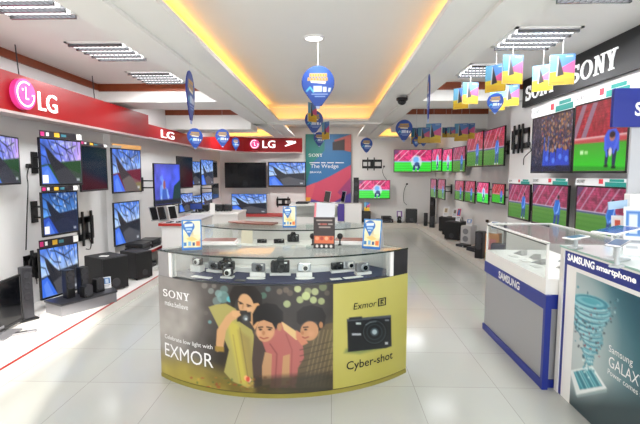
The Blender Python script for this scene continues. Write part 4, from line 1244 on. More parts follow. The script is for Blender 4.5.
# ================================================================== TELEVISIONS
ANGL = []
def tv(label, l, r, pic, wall=None, header=None, emit=True, group=None, bez=.014, sticker=False, depth=.045, name='television'):
    """l, r = (px, top, bottom, distance) of the left and right edges of the front"""
    Lt, Lb = atY(l[0], l[1], l[3]), atY(l[0], l[2], l[3])
    Rt, Rb = atY(r[0], r[1], r[3]), atY(r[0], r[2], r[3])
    H = ((Lt.z - Lb.z) + (Rt.z - Rb.z)) / 2
    zb = (Lb.z + Rb.z + Lt.z + Rt.z) / 4 - H / 2
    ux = Vector((Rt.x - Lt.x, Rt.y - Lt.y)); W = ux.length
    rz = math.atan2(ux.y, ux.x)
    c = Vector(((Lt.x + Rt.x) / 2, (Lt.y + Rt.y) / 2, zb))
    t = thing(name, label, 'television', c, rz, group)
    fr = MB()
    fr.bbox((-W / 2, 0, 0), (-W / 2 + bez, depth * .6, H), .003).bbox((W / 2 - bez, 0, 0), (W / 2, depth * .6, H), .003)
    fr.bbox((-W / 2, 0, H - bez), (W / 2, depth * .6, H), .003).bbox((-W / 2, 0, 0), (W / 2, depth * .6, bez * 1.5), .003)
    fr.build('bezel', BLACK, t)
    bk = MB().bbox((-W / 2 + .004, .006, .004), (W / 2 - .004, depth * .6, H - .004), .003)
    bk.bbox((-W * .36, depth * .55, H * .12), (W * .36, depth, H * .8), .012)
    bk.build('back_cover', DARK, t)
    o = Vector((-W / 2 + bez, .004, H - bez)); ux_ = Vector((W - 2 * bez, 0, 0)); uy = Vector((0, 0, -(H - 2.5 * bez)))
    if pic is None:
        MB().box((o.x, .004, bez * 1.5), (-o.x, .0065, o.z)).build('screen', OFFSCREEN, t)
    else:
        art_obj('screen', PICS[pic], flat_P(PICS[pic], o, ux_, uy), SCREEN, t)
    if sticker:
        MB().box((-W / 2 + .02, -.0012, .03), (-W / 2 + .02 + W * .12, .002, .03 + H * .17)).build('price_sticker', WGLOSS, t)
    if header:
        hd = MB().box((-W / 2, -.01, H + .002), (W / 2, -.006, H + .002 + header[1])).build('promo_header', header[0], t)
        hd['label'] = header[2]
        for (u0, u1, v0, v1, m) in header[3]:
            MB().box((-W / 2 + u0 * W, -.0115, H + .002 + v0 * header[1]), (-W / 2 + u1 * W, -.010, H + .002 + v1 * header[1])).build('header_patch', m, hd)
        if len(header) > 4:
            letters('lettering', SONYG, plane_fn((-W / 2 + .04 * W, -.0118, H + header[1] * .35), (W * .17, 0, 0), (0, 0, header[1] * .42)), INK, hd)
    if wall:
        ax, val = wall
        mb = MB()
        zc_ = H * .5
        Wm = Matrix.Translation(c) @ Matrix.Rotation(rz, 4, 'Z')
        Wi = Wm.inverted()
        back = Wm @ Vector((0, depth, zc_))
        if ax == 'x':
            s = 1 if val > back.x else -1
            val -= s * .002; wp = Vector((val, back.y + (.12 if s < 0 else .02), back.z))
            a = Wi @ Vector((val - s * .018, wp.y - .045, wp.z - .13)); plate = [(val - s * .018, val), (wp.y - .045, wp.y + .045)]
        else:
            val -= .002; wp = Vector((back.x, val, back.z)); plate = [(wp.x - .045, wp.x + .045), (val - .018, val)]
        pl_ = MB().box((plate[0][0], plate[1][0], wp.z - .12), (plate[0][1], plate[1][1], wp.z + .12), None)
        pl_.v = [tuple(Wi @ Vector(v)) for v in pl_.v]
        B0 = Vector((0, depth - .004, zc_))
        wl = Wi @ wp
        for dz in (-.06, .06):
            e = Vector((0, 0, dz)); mid = (B0 + wl) / 2
            pl_.tube([B0 + e, mid + e + Vector((.02, 0, 0)), wl + (mid - wl).normalized() * .012 + e], .011, 6)
        pl_.box((-.09, depth - .004, zc_ - .1), (.09, depth + .012, zc_ + .1))
        pl_.build('wall_bracket', BLACK, t)
    return t
HLG = [(.02, .1, .2, .8, mat('magenta_patch', 'c82878', .5)), (.14, .2, .25, .75, WINK), (.32, .44, .2, .8, mat('yellow_patch', 'e0b030', .5)), (.48, .6, .3, .7, mat('teal_patch', '3a7a8c', .5)), (.86, .99, .1, .95, WGLOSS)]
def hlg(h): return (mat('black_header_card', '1f1b22', .5), h, 'black promotional strip with coloured patches', HLG)
TEALC = mat('teal_card', '1f8f86', .5)
REDC = mat('red_card_patch', 'd03040', .5)
def hsony(h): return (mat('white_header_card', 'e8eaea', .5), h, 'white printed strip with a teal end', [(.62, 1.0, .0, .55, TEALC), (.5, .58, .3, .9, REDC), (.7, .95, .6, .95, TEALC)], True)
LW = ('x', XL); RW = ('x', XF); RN = ('x', XR); BW = ('y', YB)
GLW = 'televisions on the left wall'
tv('television cut off by the left edge showing purple branches', (-16, 132, 187, 3.72), (18.5, 137.5, 183.5, 4.35), 'rainbow', LW, None, group=GLW)
tv('upper left television with a black strip, purple and green tree scene', (39, 139.5, 187, 4.3), (81, 139, 184, 4.85), 'rainbow', LW, hlg(.07), sticker=True, group=GLW)
tv('dark switched off television behind the upper left one', (79.5, 143.5, 192, 5.05), (106.5, 149, 190, 5.75), None, LW, hlg(.045), group=GLW)
tv('middle left television with a dark blue picture and a black strip', (41, 192.5, 238, 4.3), (77.5, 190.5, 231.5, 4.75), 'navy', LW, hlg(.06), sticker=True, group=GLW)
tv('lowest left television standing low behind the grey pedestal', (38.5, 247.5, 298, 4.3), (78, 243.5, 292, 4.75), 'path', LW, hlg(.085), group=GLW)
tv('television with a crimson and ochre picture beyond the pilaster', (111.5, 149.5, 194, 6.0), (140.5, 148.5, 191.5, 6.65), 'crimson', LW, (mat('orange_header_card', 'cf9a5c', .5), .06, 'orange promotional strip', [(0, .3, 0, .6, mat('grey_header_patch', '8c8c8c', .5))]), group=GLW)
tv('television below the crimson one, brown path picture, beyond the pilaster', (113.5, 202, 245, 6.0), (139.5, 201, 242.5, 6.6), 'path', LW, None, group=GLW)
tv('big tilted out television with a blue jellyfish picture', (153.5, 163, 207, 6.9), (180, 164, 203.5, 7.6), 'jelly', LW, None, group=GLW)
GLC = 'televisions in the back left corner'
tv('switched off television with a grey top behind the jellyfish one', (177, 155.5, 188.5, 7.9), (192.5, 157.5, 188, 8.5), None, LW, None, group=GLC)
tv('narrow view of a blue tree television between the black and the corner ones', (189.5, 161, 185.5, 9.0), (200, 161.5, 185, 9.5), 'path', LW, None, group=GLC)
tv('upper corner television with a blue tree picture and dark trunk', (201, 159.5, 186, 9.15), (213, 160, 185, 9.8), 'path', LW, None, group=GLC)
tv('lower corner television, leftmost of the low row, branch picture', (179, 193.5, 212, 8.4), (192.8, 193, 212, 9.0), 'path', LW, None, group=GLC)
tv('lower corner television half hidden in the middle of the low row', (191.5, 195.5, 211, 9.95), (201.3, 195, 211, 10.6), 'path', LW, None, group=GLC)
tv('lower corner television, rightmost of the low row', (202, 192.5, 210, 9.4), (212.2, 192, 208.5, 10.0), 'path', LW, None, group=GLC)
tv('slim grey television seen nearly edge on above in the corner', (212.8, 160.5, 178, 10.4), (217, 161, 177.5, 11.2), None, LW, None, group=GLC)
tv('slim grey television seen nearly edge on below in the corner', (212.5, 183.5, 199, 10.3), (218.7, 183.5, 198, 11.0), None, LW, None, group=GLC)
GBW = 'televisions on the back wall'
tv('large black television wrapped in dark film under the far red fascia', (224.5, 163, 188, 12.5), (266, 162, 187.8, 12.5), None, BW, None, group=GBW)
tv('back wall television with a snowy path beside the red and teal poster', (268, 161.8, 187, 12.5), (306, 161.8, 186.8, 12.5), 'path', BW, None, group=GBW, bez=.03)
tv('lower back wall television with a snowy path under the black one', (231.3, 193.8, 214, 12.5), (266.7, 193.8, 213.8, 12.5), 'path', BW, None, group=GBW)
tv('back wall television with a football pitch beside the tall thin speaker', (358.7, 180, 199.3, 12.5), (390.3, 180, 198.8, 12.5), 'vivid', BW, None, group=GBW)
tv('large back wall television with a football pitch in the right corner', (394, 149.8, 172.6, 12.5), (432, 149.5, 172, 12.5), 'vivid', BW, None, group=GBW)
GRC = 'televisions in the back right corner'
tv('vivid football television leaning into the back right corner, first after the large one', (431.5, 148.8, 172, 11.9), (442, 148.2, 171.6, 11.5), 'vivid', RW, None, group=GRC, bez=.02)
tv('vivid football television second from the back right corner', (442.5, 149, 172.2, 11.2), (452.3, 149, 172, 10.6), 'vivid', RW, None, group=GRC)
tv('football television third from the corner next to the dim red pair', (452.8, 147.5, 172.3, 10.2), (465.5, 145.6, 172.6, 9.5), 'pitchb', RW, None, group=GRC)
GRU = 'upper pair on the far right wall'
tv('dim tall football television, left of the upper pair on the far right wall', (467.3, 134.2, 167.3, 9.0), (483.3, 131, 167.2, 8.1), 'pitch', RW, None, group=GRU)
tv('dim tall football television, right of the upper pair on the far right wall', (484, 131.5, 166.5, 8.0), (505, 124.8, 166.3, 7.0), 'pitch', RW, None, group=GRU)
GRL = 'low row on the far right wall'
for i, (l, r, k, lab) in enumerate((((430.8, 178.8, 197.5, 12.2), (436.2, 179, 198, 11.5), 'pitchb', 'low row television nearest the tall black corner speaker'),
        ((438, 179, 199, 11.3), (445, 179, 199.5, 10.6), 'pitchb', 'low row television second from the tall black corner speaker'),
        ((455, 180.3, 200.3, 9.75), (463.7, 180.2, 201, 9.1), 'pitch', 'low row television third from the corner, left of the middle pair'),
        ((465, 180.7, 202.2, 9.0), (475, 180.7, 203, 8.4), 'pitch', 'low row television fourth from the corner, right of the middle pair'),
        ((477, 182, 203.3, 8.25), (488.7, 182, 203.7, 7.65), 'vivid', 'low row television with a vivid pink and green picture'),
        ((492, 183.5, 203.4, 7.5), (504.6, 183.5, 204.4, 6.98), 'stand', 'low row television nearest the sony wall edge'))):
    tv(lab.replace('nearest the sony wall edge', 'at the near end, beside the wall edge'), l, r, k, RW, None, group=GRL)
GRN = 'televisions with white strips on the near right wall'
tv('large upper television with a crowd scene under the black lettered board', (532.6, 118.5, 173.3, 5.3), (574, 108, 173, 4.42), 'crowd', RN, hsony(.11), group=GRN, sticker=False)
tv('large upper television with a crouching player next to the blue header', (575, 107, 172.5, 4.36), (631, 90, 174, 3.62), 'close', RN, hsony(.10), group=GRN)
tv('lower row television, leftmost under the crowd scene', (508.8, 183.5, 217.5, 6.0), (530.3, 184, 221.5, 5.4), 'pitchb', RN, hsony(.06), group=GRN)
tv('lower row television, middle one behind the glass counter', (532.7, 183.5, 223.5, 5.3), (568.5, 185.5, 231, 4.5), 'pitchb', RN, hsony(.07), group=GRN)
tv('lower row television, right one behind the poster counter', (576.3, 186.5, 234, 4.34), (628, 186, 244, 3.62), 'pitchb', RN, hsony(.07), group=GRN)
# ==PART5==

# ================================================================== POSTER, MOUNTS AND WALL FITTINGS
def wedge_art():
    x0, y0 = 306, 134; x1, y1 = 351.5, 221
    w, h = 80, 140
    X, Y = np.meshgrid(np.linspace(x0, x1, w), np.linspace(y0, y1, h))
    A = Art(X, Y, .35)
    A.fill('1f7f80')
    A.poly([(320, 134), (352, 134), (352, 165), (312, 186), (306, 186)], '2a6ea6')
    A.poly([(306, 134), (325, 134), (325, 150), (306, 170)], '1a7c78')
    A.poly([(334, 140), (352, 134), (352, 152), (344, 150)], 'b8605a'); A.poly([(333, 142), (345, 139), (345, 150), (333, 150)], '2a2024')
    A.poly([(352, 164), (352, 200), (306, 208), (306, 187), (330, 176)], 'c84a66')
    A.poly([(352, 176), (338, 192), (352, 204)], '9c3c74')
    A.poly([(306, 197), (330, 204), (352, 192), (352, 222), (306, 222)], '54429c')
    A.poly([(306, 186), (316, 182), (312, 198), (306, 200)], 'd05868'); A.poly([(306, 197), (311, 197), (311, 201), (306, 201)], 'e0a030')
    return A.c
YPO = 12.6
a0 = atY(305.8, 221, YPO); a1 = atY(351.3, 134, YPO)
t = thing('poster', 'tall teal, blue and pink poster with white writing on the back wall', 'poster', (a0.x, YPO, 0))
Wp, Hp = a1.x - a0.x, a1.z - a0.z
MB().box((0, .004, a0.z), (Wp, .03, a1.z)).build('board', LGREY, t)
wa = wedge_art(); art_obj('printed_face', wa, flat_P(wa, (0, .003, a1.z), Vector((Wp, 0, 0)), Vector((0, 0, -Hp))), PRINT, t)
def back_letters(geo, q0, q1, m, par, y=0.0):
    A_ = atY(*q0, YPO); B_ = atY(*q1, YPO)
    letters('lettering', geo, plane_fn((A_.x - a0.x, y, A_.z), (B_.x - A_.x, 0, 0), (0, 0, B_.z - A_.z)), m, par)
back_letters(SONYG, (308.5, 156.8), (322.5, 153.6), WINK, t)
back_letters(([(a + d, b_) for a, w_ in ((0, .3), (.34, .13), (.51, .2), (.75, .25)) for d, b_ in ((0, 0), (w_, 0), (w_, .5), (0, .5))], [tuple(range(k * 4, k * 4 + 4)) for k in range(4)]), (309.5, 163.2), (344, 161.3), WINK, t)
back_letters(text_geo('The Wedge'), (310.5, 169.2), (338.5, 164.2), WINK, t)
back_letters(text_geo('BRAVIA'), (310, 173.2), (321.5, 171.2), WINK, t)

def mount(label, p, rz, w, h, bars):
    """slotted wall plate for a screen that is not there: two rails and uprights; local -y faces out"""
    t = thing('wall_mount', label, 'wall mount', p, rz)
    m = MB()
    m.box((-w / 2, -.02, h * .16), (w / 2, -.002, h * .34)).box((-w / 2, -.02, -h * .34), (w / 2, -.002, -h * .16))
    m.box((-w / 2, -.02, -h * .34), (-w / 2 + .03, -.002, h * .34)).box((w / 2 - .03, -.02, -h * .34), (w / 2, -.002, h * .34))
    m.box((-.05, -.02, -h * .3), (.05, -.002, h * .3))
    m.build('rail_plate', BLACK, t)
    for x in bars:
        MB().bbox((x - .016, -.045, -h * .5), (x + .016, -.02, h * .5), .004).build('upright', BLACK, t)
    return t
p = atY(372, 164, YB); mount('empty black screen mount on the back wall above the football television', (p.x, YB, p.z), 0, .58, .38, (-.13, .06))
p = atY(283.5, 202, YB); mount('empty black screen mount on the back wall left of the poster', (p.x, YB, p.z), 0, .42, .32, (-.17, .14))
p = atX(521, 139, XR); mount('empty black screen mount on the right wall left of the crowd television', (XR, p.y, p.z), D(-90), .55, .40, (-.15, .0, .12))
p = atX(85, 228, XL); mount('empty black screen mount on the left wall beside the dark blue television', (XL, p.y, p.z), D(90), .36, .46, (-.1, .1))
# cable coils and sockets
def cable(label, pts, r=.006, plug=None):
    t = thing('power_cable', label, 'cable', pts[0])
    o = Vector(pts[0])
    # smooth curve through the points
    P = [Vector(q) - o for q in pts]; out = []
    for i in range(len(P) - 1):
        a, b, c, d = P[max(i - 1, 0)], P[i], P[i + 1], P[min(i + 2, len(P) - 1)]
        for k in range(6):
            u = k / 6
            out.append(.5 * ((2 * b) + (c - a) * u + (2 * a - 5 * b + 4 * c - d) * u * u + (3 * b - a - 3 * c + d) * u ** 3))
    out.append(P[-1])
    MB().tube(out, r, 6).build('lead', CABLE, t)
    MB().bbox((-.025, -.025, -.025), (.025, .025, .025), .008).build('plug', BLACK, t)
    return t
def wallpts(pl, pxs, off):
    ax, v = pl
    return [(atX(x, y, v - off) if ax == 'x' else atY(x, y, v - off)) for x, y in pxs]
cable('thin cable hanging from the black socket right of the football television on the back wall', wallpts(('y', YB), ((407, 184), (404.5, 189), (403.5, 196), (404, 202), (407, 205)), .03))
cable('short cable hanging from the mount above the football television', wallpts(('y', YB), ((384, 166.5), (382.5, 171), (384, 176), (387, 180)), .03))
cable('cable loop hanging by the empty mount on the right wall', wallpts(('x', XR), ((528, 144), (531, 150), (527.5, 154), (524, 158), (523.5, 165)), .03))
cable('cable hanging down the left wall beside the upper left bracket', wallpts(('x', XL), ((29, 166), (27, 176), (28, 186), (27, 214), (26, 250)), -.03))
cable('cable loop on the left wall below the empty mount', wallpts(('x', XL), ((88, 236), (91, 243), (90, 249), (86, 249)), -.03))
cable('cable looping out under the lowest left bracket', wallpts(('x', XL), ((34, 255), (29, 262), (31, 272), (36, 278), (37, 284)), -.04))
p = atX(36, 262, XL); mount('small black bracket on the left wall behind the lowest left television', (XL, p.y - .1, p.z), D(90), .2, .3, (0,))

# ================================================================== HANGING BALLOON SIGNS AND CARDS
def balloon_outline():
    P = []
    for k in range(25):
        a = math.radians(-38 + k * 256 / 24)
        P.append((.5 * math.cos(a), .30 + .5 * math.sin(a)))
    P += [(-.11, -.40), (.11, -.40)]
    return P
BAL = balloon_outline()
def balloon_art():
    w, h = 62, 76
    X, Y = np.meshgrid(np.linspace(-.5, .5, w), np.linspace(.8, -.4, h)); A = Art(X, Y, .012)
    A.fill('183f8e'); A.ell(.2, .5, .3, .3, '2450a4', 0, .5, .2)
    r = random.Random(1)
    for yy, x0, x1 in ((.52, -.22, .24), (.4, -.28, .26)):
        n = 7
        for i in range(n):
            x = x0 + (x1 - x0) * i / (n - 1)
            A.poly([(x - .04, yy - .05), (x + .035, yy - .04), (x + .03, yy + .055), (x - .03, yy + .05)], 'd9a23c')
            A.ell(x, yy, .012, .025, '3c3428')
    A.poly([(-.22, .3), (.22, .26), (.24, .33), (-.22, .36)], 'e4d8b4')
    A.line([(-.34, .05), (-.24, .16), (-.14, .02)], .05, '4aa8c8'); A.rect(-.14, .02, .12, .2, 'b8c8dc'); A.rect(.15, .02, .26, .17, 'd8dce4'); A.poly([(.3, .02), (.37, .02), (.4, .14), (.32, .14)], 'c8d4e4')
    A.rect(-.2, -.06, .3, -.03, 'a8bce0', .8); A.rect(-.1, -.13, .22, -.1, 'a8bce0', .8)
    return A
BART = balloon_art()
def balloon(label, cx, cy, Y, size, rz, ztop, group='blue balloon signs'):
    p = atY(cx, cy, Y)
    t = thing('balloon_sign', label, 'hanging sign', p, rz, group)
    M = Matrix.Rotation(math.pi / 2, 4, 'X')
    S = Matrix.Scale(size, 4)
    # board in local xz, front to -y
    MB().prism([(x * size, (z - .2) * size) for x, z in BAL], -.004, .004, M).build('board', BLUE, t)
    for sgn, nm in ((1, 'printed_face'), (-1, 'printed_face')):
        A = BART
        m = A.poly_m(BAL, .001)
        P = np.stack([A.X * size * sgn, np.full_like(A.X, -.0052 * sgn), (A.Y - .2) * size], -1)
        me = art_mesh(nm, A.c, P)
        # trim the picture to the balloon outline
        bm = bmesh.new(); bm.from_mesh(me)
        keep = (m > .5).ravel(); bm.verts.ensure_lookup_table()
        bmesh.ops.delete(bm, geom=[v for i, v in enumerate(bm.verts) if not keep[i]], context='VERTS')
        bm.to_mesh(me); bm.free()
        me.materials.append(PRINT)
        o = bpy.data.objects.new(nm, me); o.parent = t; COL.objects.link(o)
    MB().box((-.06 * size, -.004, -.68 * size), (.06 * size, .004, -.60 * size)).build('basket', mat('pale_blue_basket', '9fb4dc', .5), t)
    MB().tube([(0, 0, .6 * size - .002), (0, 0, ztop - p.z)], .0016, 5).build('thread', STRING, t)
    return t
balloon('biggest blue balloon sign hanging in the middle of the near tray', 318, 86, 4.45, .335, 0, ZT)
balloon('second blue balloon sign directly below the biggest one', 314, 121.5, 7.9, .335, D(8), ZT)
balloon('third blue balloon sign before the top of the poster', 319.2, 139, 10.6, .28, D(15), ZT)
balloon('blue balloon sign in front of the large right corner television', 404, 130, 8.2, .32, D(-20), ZS)
balloon('blue balloon sign over the empty mount on the back wall', 366.5, 145, 10.9, .30, 0, ZT)
balloon('blue balloon sign seen nearly edge on, big, under the left beam', 190.5, 96, 3.85, .36, D(97), ZB)
balloon('blue balloon sign before the far red fascia, left of three', 195, 138, 8.25, .31, D(38), ZS)
balloon('blue balloon sign before the far red fascia, middle of three', 222.5, 137.5, 8.2, .27, D(8), ZS)
balloon('small blue balloon sign before the far red fascia, beside the pink round emblem', 235.7, 143.5, 11.4, .27, D(55), ZS)
balloon('balloon sign seen edge on as a pale line under the right beam', 428.5, 97, 4.3, .36, D(-99), ZB)
balloon('small balloon sign hanging below the cards on the upper right', 495.3, 103, 5.2, .19, D(-35), ZS)
balloon('small balloon sign left of a pair above the large corner television', 416, 142, 8.4, .155, D(12), ZS)
balloon('small balloon sign right of a pair above the large corner television', 423.5, 141, 8.35, .155, D(-25), ZS)

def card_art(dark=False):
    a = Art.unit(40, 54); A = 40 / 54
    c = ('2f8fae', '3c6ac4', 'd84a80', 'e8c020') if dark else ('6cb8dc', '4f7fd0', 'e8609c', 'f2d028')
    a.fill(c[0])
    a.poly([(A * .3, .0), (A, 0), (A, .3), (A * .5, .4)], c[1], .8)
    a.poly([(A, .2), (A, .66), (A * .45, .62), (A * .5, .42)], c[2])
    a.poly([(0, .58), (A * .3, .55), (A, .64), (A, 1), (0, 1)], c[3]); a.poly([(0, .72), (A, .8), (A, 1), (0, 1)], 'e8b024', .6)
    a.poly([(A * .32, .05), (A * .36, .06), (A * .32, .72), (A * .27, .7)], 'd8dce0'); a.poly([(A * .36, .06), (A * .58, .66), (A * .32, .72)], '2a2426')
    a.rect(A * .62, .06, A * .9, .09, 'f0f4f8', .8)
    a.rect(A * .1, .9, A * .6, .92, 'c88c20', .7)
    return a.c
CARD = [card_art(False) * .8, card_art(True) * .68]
_card_mesh = {}
def hang_card(label, x0, y0, x1, y1, Y, rz, ztop, dark=0, ratio=None):
    P0 = atY(x0, y0, Y); P1 = atY(x1, y1, Y); H = P0.z - P1.z; W = H * .76
    c = atY((x0 + x1) / 2, (y0 + y1) / 2, Y)
    t = thing('hanging_card', label, 'hanging card', c, rz, 'colourful hanging cards')
    MB().box((-W / 2, -.003, -H / 2), (W / 2, .003, H / 2)).build('board', WGLOSS, t)
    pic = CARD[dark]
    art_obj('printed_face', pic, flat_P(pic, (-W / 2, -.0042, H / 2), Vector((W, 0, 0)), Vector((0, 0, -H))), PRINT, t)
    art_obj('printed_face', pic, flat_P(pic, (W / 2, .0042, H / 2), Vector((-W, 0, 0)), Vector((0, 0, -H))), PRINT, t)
    MB().tube([(0, 0, H / 2 - .002), (0, 0, ztop - c.z)], .0016, 5).build('thread', STRING, t)
cards = [
    (487, 65, 504.5, 92, 4.4, -35, ZS, 0, 'pale card at the left of the front four near the black fascia'),
    (501, 55, 524, 84, 4.2, 8, ZS, 1, 'darkest and largest card, second of the front four near the black fascia'),
    (534, 65, 551.5, 91, 4.35, -40, ZS, 0, 'pale card, third of the front four, overlapping the first word on the black board'),
    (551, 54.5, 573, 85, 4.05, -15, ZS, 0, 'card at the right of the front four, beside the second word on the black board'),
    (454, 88, 468, 109, 5.7, -38, ZS, 0, 'narrow pale card of the farther pair left of the front four'),
    (462.5, 82.5, 478, 104, 5.5, 5, ZS, 1, 'darker card of the farther pair left of the front four'),
    (505, 85, 516.5, 106, 5.5, -30, ZS, 0, 'card hanging below the darkest card, right of the small balloon'),
    (490.5, 92, 504.5, 110.5, 5.7, -20, ZS, 0, 'card mostly hidden behind the small balloon'),
    (411.5, 128, 421.5, 144, 8.45, 20, ZS, 1, 'small far card, first from the left in the low row over the corner screens'),
    (419, 127.5, 428.5, 143, 8.3, -10, ZS, 1, 'small far card, second from the left in the low row over the corner screens'),
    (428, 123.5, 439, 143, 8.4, -15, ZS, 0, 'pale blue topped card, third from the left in the low row'),
    (441.5, 127.5, 450, 137.5, 8.5, 10, ZS, 1, 'small orange card, fourth in the low row, half behind the others'),
    (447, 127, 455.5, 137.5, 8.4, -12, ZS, 1, 'small orange card, fifth in the low row, left of the pale one'),
    (456, 123.5, 466.5, 141, 8.5, -25, ZS, 0, 'pale card, sixth in the low row near the upper pair of screens'),
    (465, 123.5, 473, 139, 8.5, -35, ZS, 0, 'pink card at the right end of the low row, beside the upper pair of screens'),
    (309, 103, 315.5, 122, 7.3, 55, ZT, 0, 'narrow card turned sideways between the biggest and second balloons'),
    (323, 122, 328.5, 139.5, 7.8, -55, ZT, 0, 'narrow card turned sideways right of the second balloon'),
]
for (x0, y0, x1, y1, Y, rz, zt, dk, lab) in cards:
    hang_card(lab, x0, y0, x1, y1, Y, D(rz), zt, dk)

# ================================================================== THINGS ON THE LEFT PLATFORM
ZL = .1005
def tower(label, p, rz, w, d, h, base=True, name='tower_speaker', m=BLACK):
    t = thing(name, label, 'speaker', p, rz)
    MB().bbox((-w / 2, -d / 2, .02 if base else 0), (w / 2, d / 2, h), .008).build('cabinet', m, t)
    for k in range(3):
        z = h * (.85 - .2 * k)
        MB().lathe([(w * .42, 0), (w * .42, .004), (w * .3, .001), (w * .1, .004), (.001, .004)], 16, (0, 0, 0), Matrix.Translation((0, -d / 2, z)) @ Matrix.Rotation(math.pi / 2, 4, 'X')).build('driver', DARK, t)
    if base:
        MB().bbox((-w * .8, -d * .8, 0), (w * .8, d * .8, .02), .006).build('base', BLACK, t)
    return t
def sub(label, p, rz, w, d, h, name='subwoofer', group=None, mt=MATTBLACK):
    t = thing(name, label, 'speaker', p, rz, group)
    MB().bbox((-w / 2, -d / 2, .012), (w / 2, d / 2, h), .01).build('cabinet', mt, t)
    MB().bbox((-w / 2 + .008, -d / 2 - .008, .02), (w / 2 - .008, -d / 2 + .002, h - .008), .003).build('grille', BLACK, t)
    MB().lathe([(w * .16, 0), (w * .16, .006), (w * .12, .002), (.001, .002)], 16, (0, 0, 0), Matrix.Translation((0, -d / 2 - .008, h * .25)) @ Matrix.Rotation(math.pi / 2, 4, 'X')).build('port', DARK, t)
    ft = MB()
    for sx in (-1, 1):
        for sy in (-1, 1): ft.lathe([(.014, 0), (.014, .014)], 10, (sx * w * .38, sy * d * .38, 0))
    ft.build('feet', BLACK, t)
    return t
# slim tower at the left
q = atZ(28, 320, .1); zt = atX(27, 266, q.x).z
tower('slim grey and black tower speaker at the left beside the lowest television', (q.x, q.y, ZL), D(60), .10, .07, zt - .1, m=DARK)
# big dark screen standing at the left edge on the platform
t = tv('dark television on a grey foot standing on the platform at the left edge', (-30, 284, 352, 3.30), (21.5, 287, 321, 3.95), None, None, None, bez=.02)
t.location.z = .1 + .03
MB().bbox((-.14, -.1, -.0295), (.14, .12, -.015), .006).build('foot', GREY, t)
MB().bbox((-.05, .0, -.02), (.05, .04, .05), .006).build('neck', GREY, t)
q = atZ(8, 334, .1)
t = thing('remote_control', 'grey remote control and clip lying before the dark television', 'remote', (q.x + .14, q.y + .02, ZL), D(35))
MB().bbox((-.09, -.022, 0), (.09, .022, .018), .006).build('body', GREY, t)
MB().bbox((-.07, -.014, .018), (.02, .014, .021), .002).build('keypad', BLACK, t)
# grey pedestal with the speaker set
q0 = atZ(66, 304, .1)
t = thing('display_plinth', 'low dark grey plinth carrying a black speaker set', 'plinth', (-2.70, 4.50, ZL), D(62))
MB().prism([(-.34, -.15), (.26, -.17), (.34, .02), (.27, .14), (-.34, .14)], 0, .11).build('block', GREY, t)
MB().prism([(-.35, -.16), (.265, -.18), (.35, .02), (.275, .145), (-.35, .145)], .11, .13).build('top_board', DARK, t)
ZPL = ZL + .1305
MW = Matrix.Translation((-2.70, 4.50, 0)) @ Matrix.Rotation(D(62), 4, 'Z')
for i, (x, y, w, h, lab) in enumerate(((-.16, .02, .09, .30, 'left tall satellite speaker on the dark grey plinth'), (.0, .03, .09, .30, 'right tall satellite speaker on the dark grey plinth'), (.13, -.04, .10, .15, 'short speaker at the right end of the dark grey plinth'), (-.05, -.11, .10, .12, 'short speaker at the front of the dark grey plinth'))):
    p = MW @ Vector((x, y, ZPL)); 
    tower(lab, p, D(62), w, .09, h, False, 'satellite_speaker')
p = MW @ Vector((.27, .0, ZPL)); card_stand('price_card', 'white price card leaning at the end of the dark grey plinth', 'card', p, D(40), .08, .13, phone_face('3c6ca8', 'b8c8dc'))
# two subwoofers
q = atZ(90, 300, .1)
sub('large dark subwoofer on the left platform, nearer of two', (-2.84, 5.22, ZL), D(58), .34, .40, .42)
sub('smaller black subwoofer on the left platform, farther of two', (-2.72, 5.78, ZL), D(62), .26, .34, .38)
p = Vector((-2.82, 5.14, ZL + .4205)); t = tag(MB().bbox((p.x - .05, p.y - .03, p.z), (p.x + .05, p.y + .03, p.z + .01), .003).build('remote_control', WGLOSS), 'small white remote lying on the large dark subwoofer', 'remote')
# shelf unit with red edged top
S_Y0, S_Y1 = 5.5, 6.18
t = thing('shelf_unit', 'low white shelf with red edges holding black players on the left platform', 'shelf', (-3.0, 0, ZL))
MB().box((-.12, S_Y0 + .55, .25), (.27, 6.95, .29)).build('top_board', WHITE, t)
MB().box((.27, S_Y0 + .55, .25), (.278, 6.95, .29)).build('red_edge', REDTOP, t)
MB().box((-.12, S_Y0 + .55, 0), (-.1, 6.95, .25)).box((-.12, 6.93, 0), (.27, 6.95, .25)).box((-.12, S_Y0 + .55, 0), (.27, S_Y0 + .57, .25)).build('frame', WHITE, t)
# (the far half of the shelf stands beyond the platform on the same level)
struct('trim_13', MB().box((XL, 6.2, 0), (-2.70, 7.05, .1)), WHITE)
def player(label, p, rz, w, d, h, group):
    t = thing('media_player', label, 'player', p, rz, group)
    MB().bbox((-w / 2, -d / 2, .006), (w / 2, d / 2, h), .005).build('case', BLACK, t)
    MB().box((-w / 2 + .01, -d / 2 - .002, h * .3), (w / 2 - .01, -d / 2, h * .8)).build('front_panel', DARK, t)
    MB().lathe([(.012, 0), (.012, .008), (.001, .008)], 12, (0, 0, 0), Matrix.Translation((w * .36, -d / 2, h * .5)) @ Matrix.Rotation(math.pi / 2, 4, 'X')).build('knob', SILVER, t)
    ft = MB()
    for sx in (-1, 1): ft.box((sx * w * .4 - .012, -d * .4, 0), (sx * w * .4 + .012, d * .4, .007))
    ft.build('feet', BLACK, t)
zs = ZL + .2905
for i, (y, z, lab) in enumerate(((6.25, zs, 'black player nearest on the red edged shelf, lower of two'), (6.27, zs + .061, 'black player nearest on the red edged shelf, on top of another'), (6.62, zs, 'black player farther along the red edged shelf, lower of two'), (6.63, zs + .061, 'black player farther along the red edged shelf, on top of another'))):
    player(lab, (-2.9, y, z), D(90), .33, .26, .06, 'players on the red edged shelf')
player('black player standing under the red edged shelf', (-2.88, 6.35, ZL), D(90), .4, .24, .09, 'players on the red edged shelf')

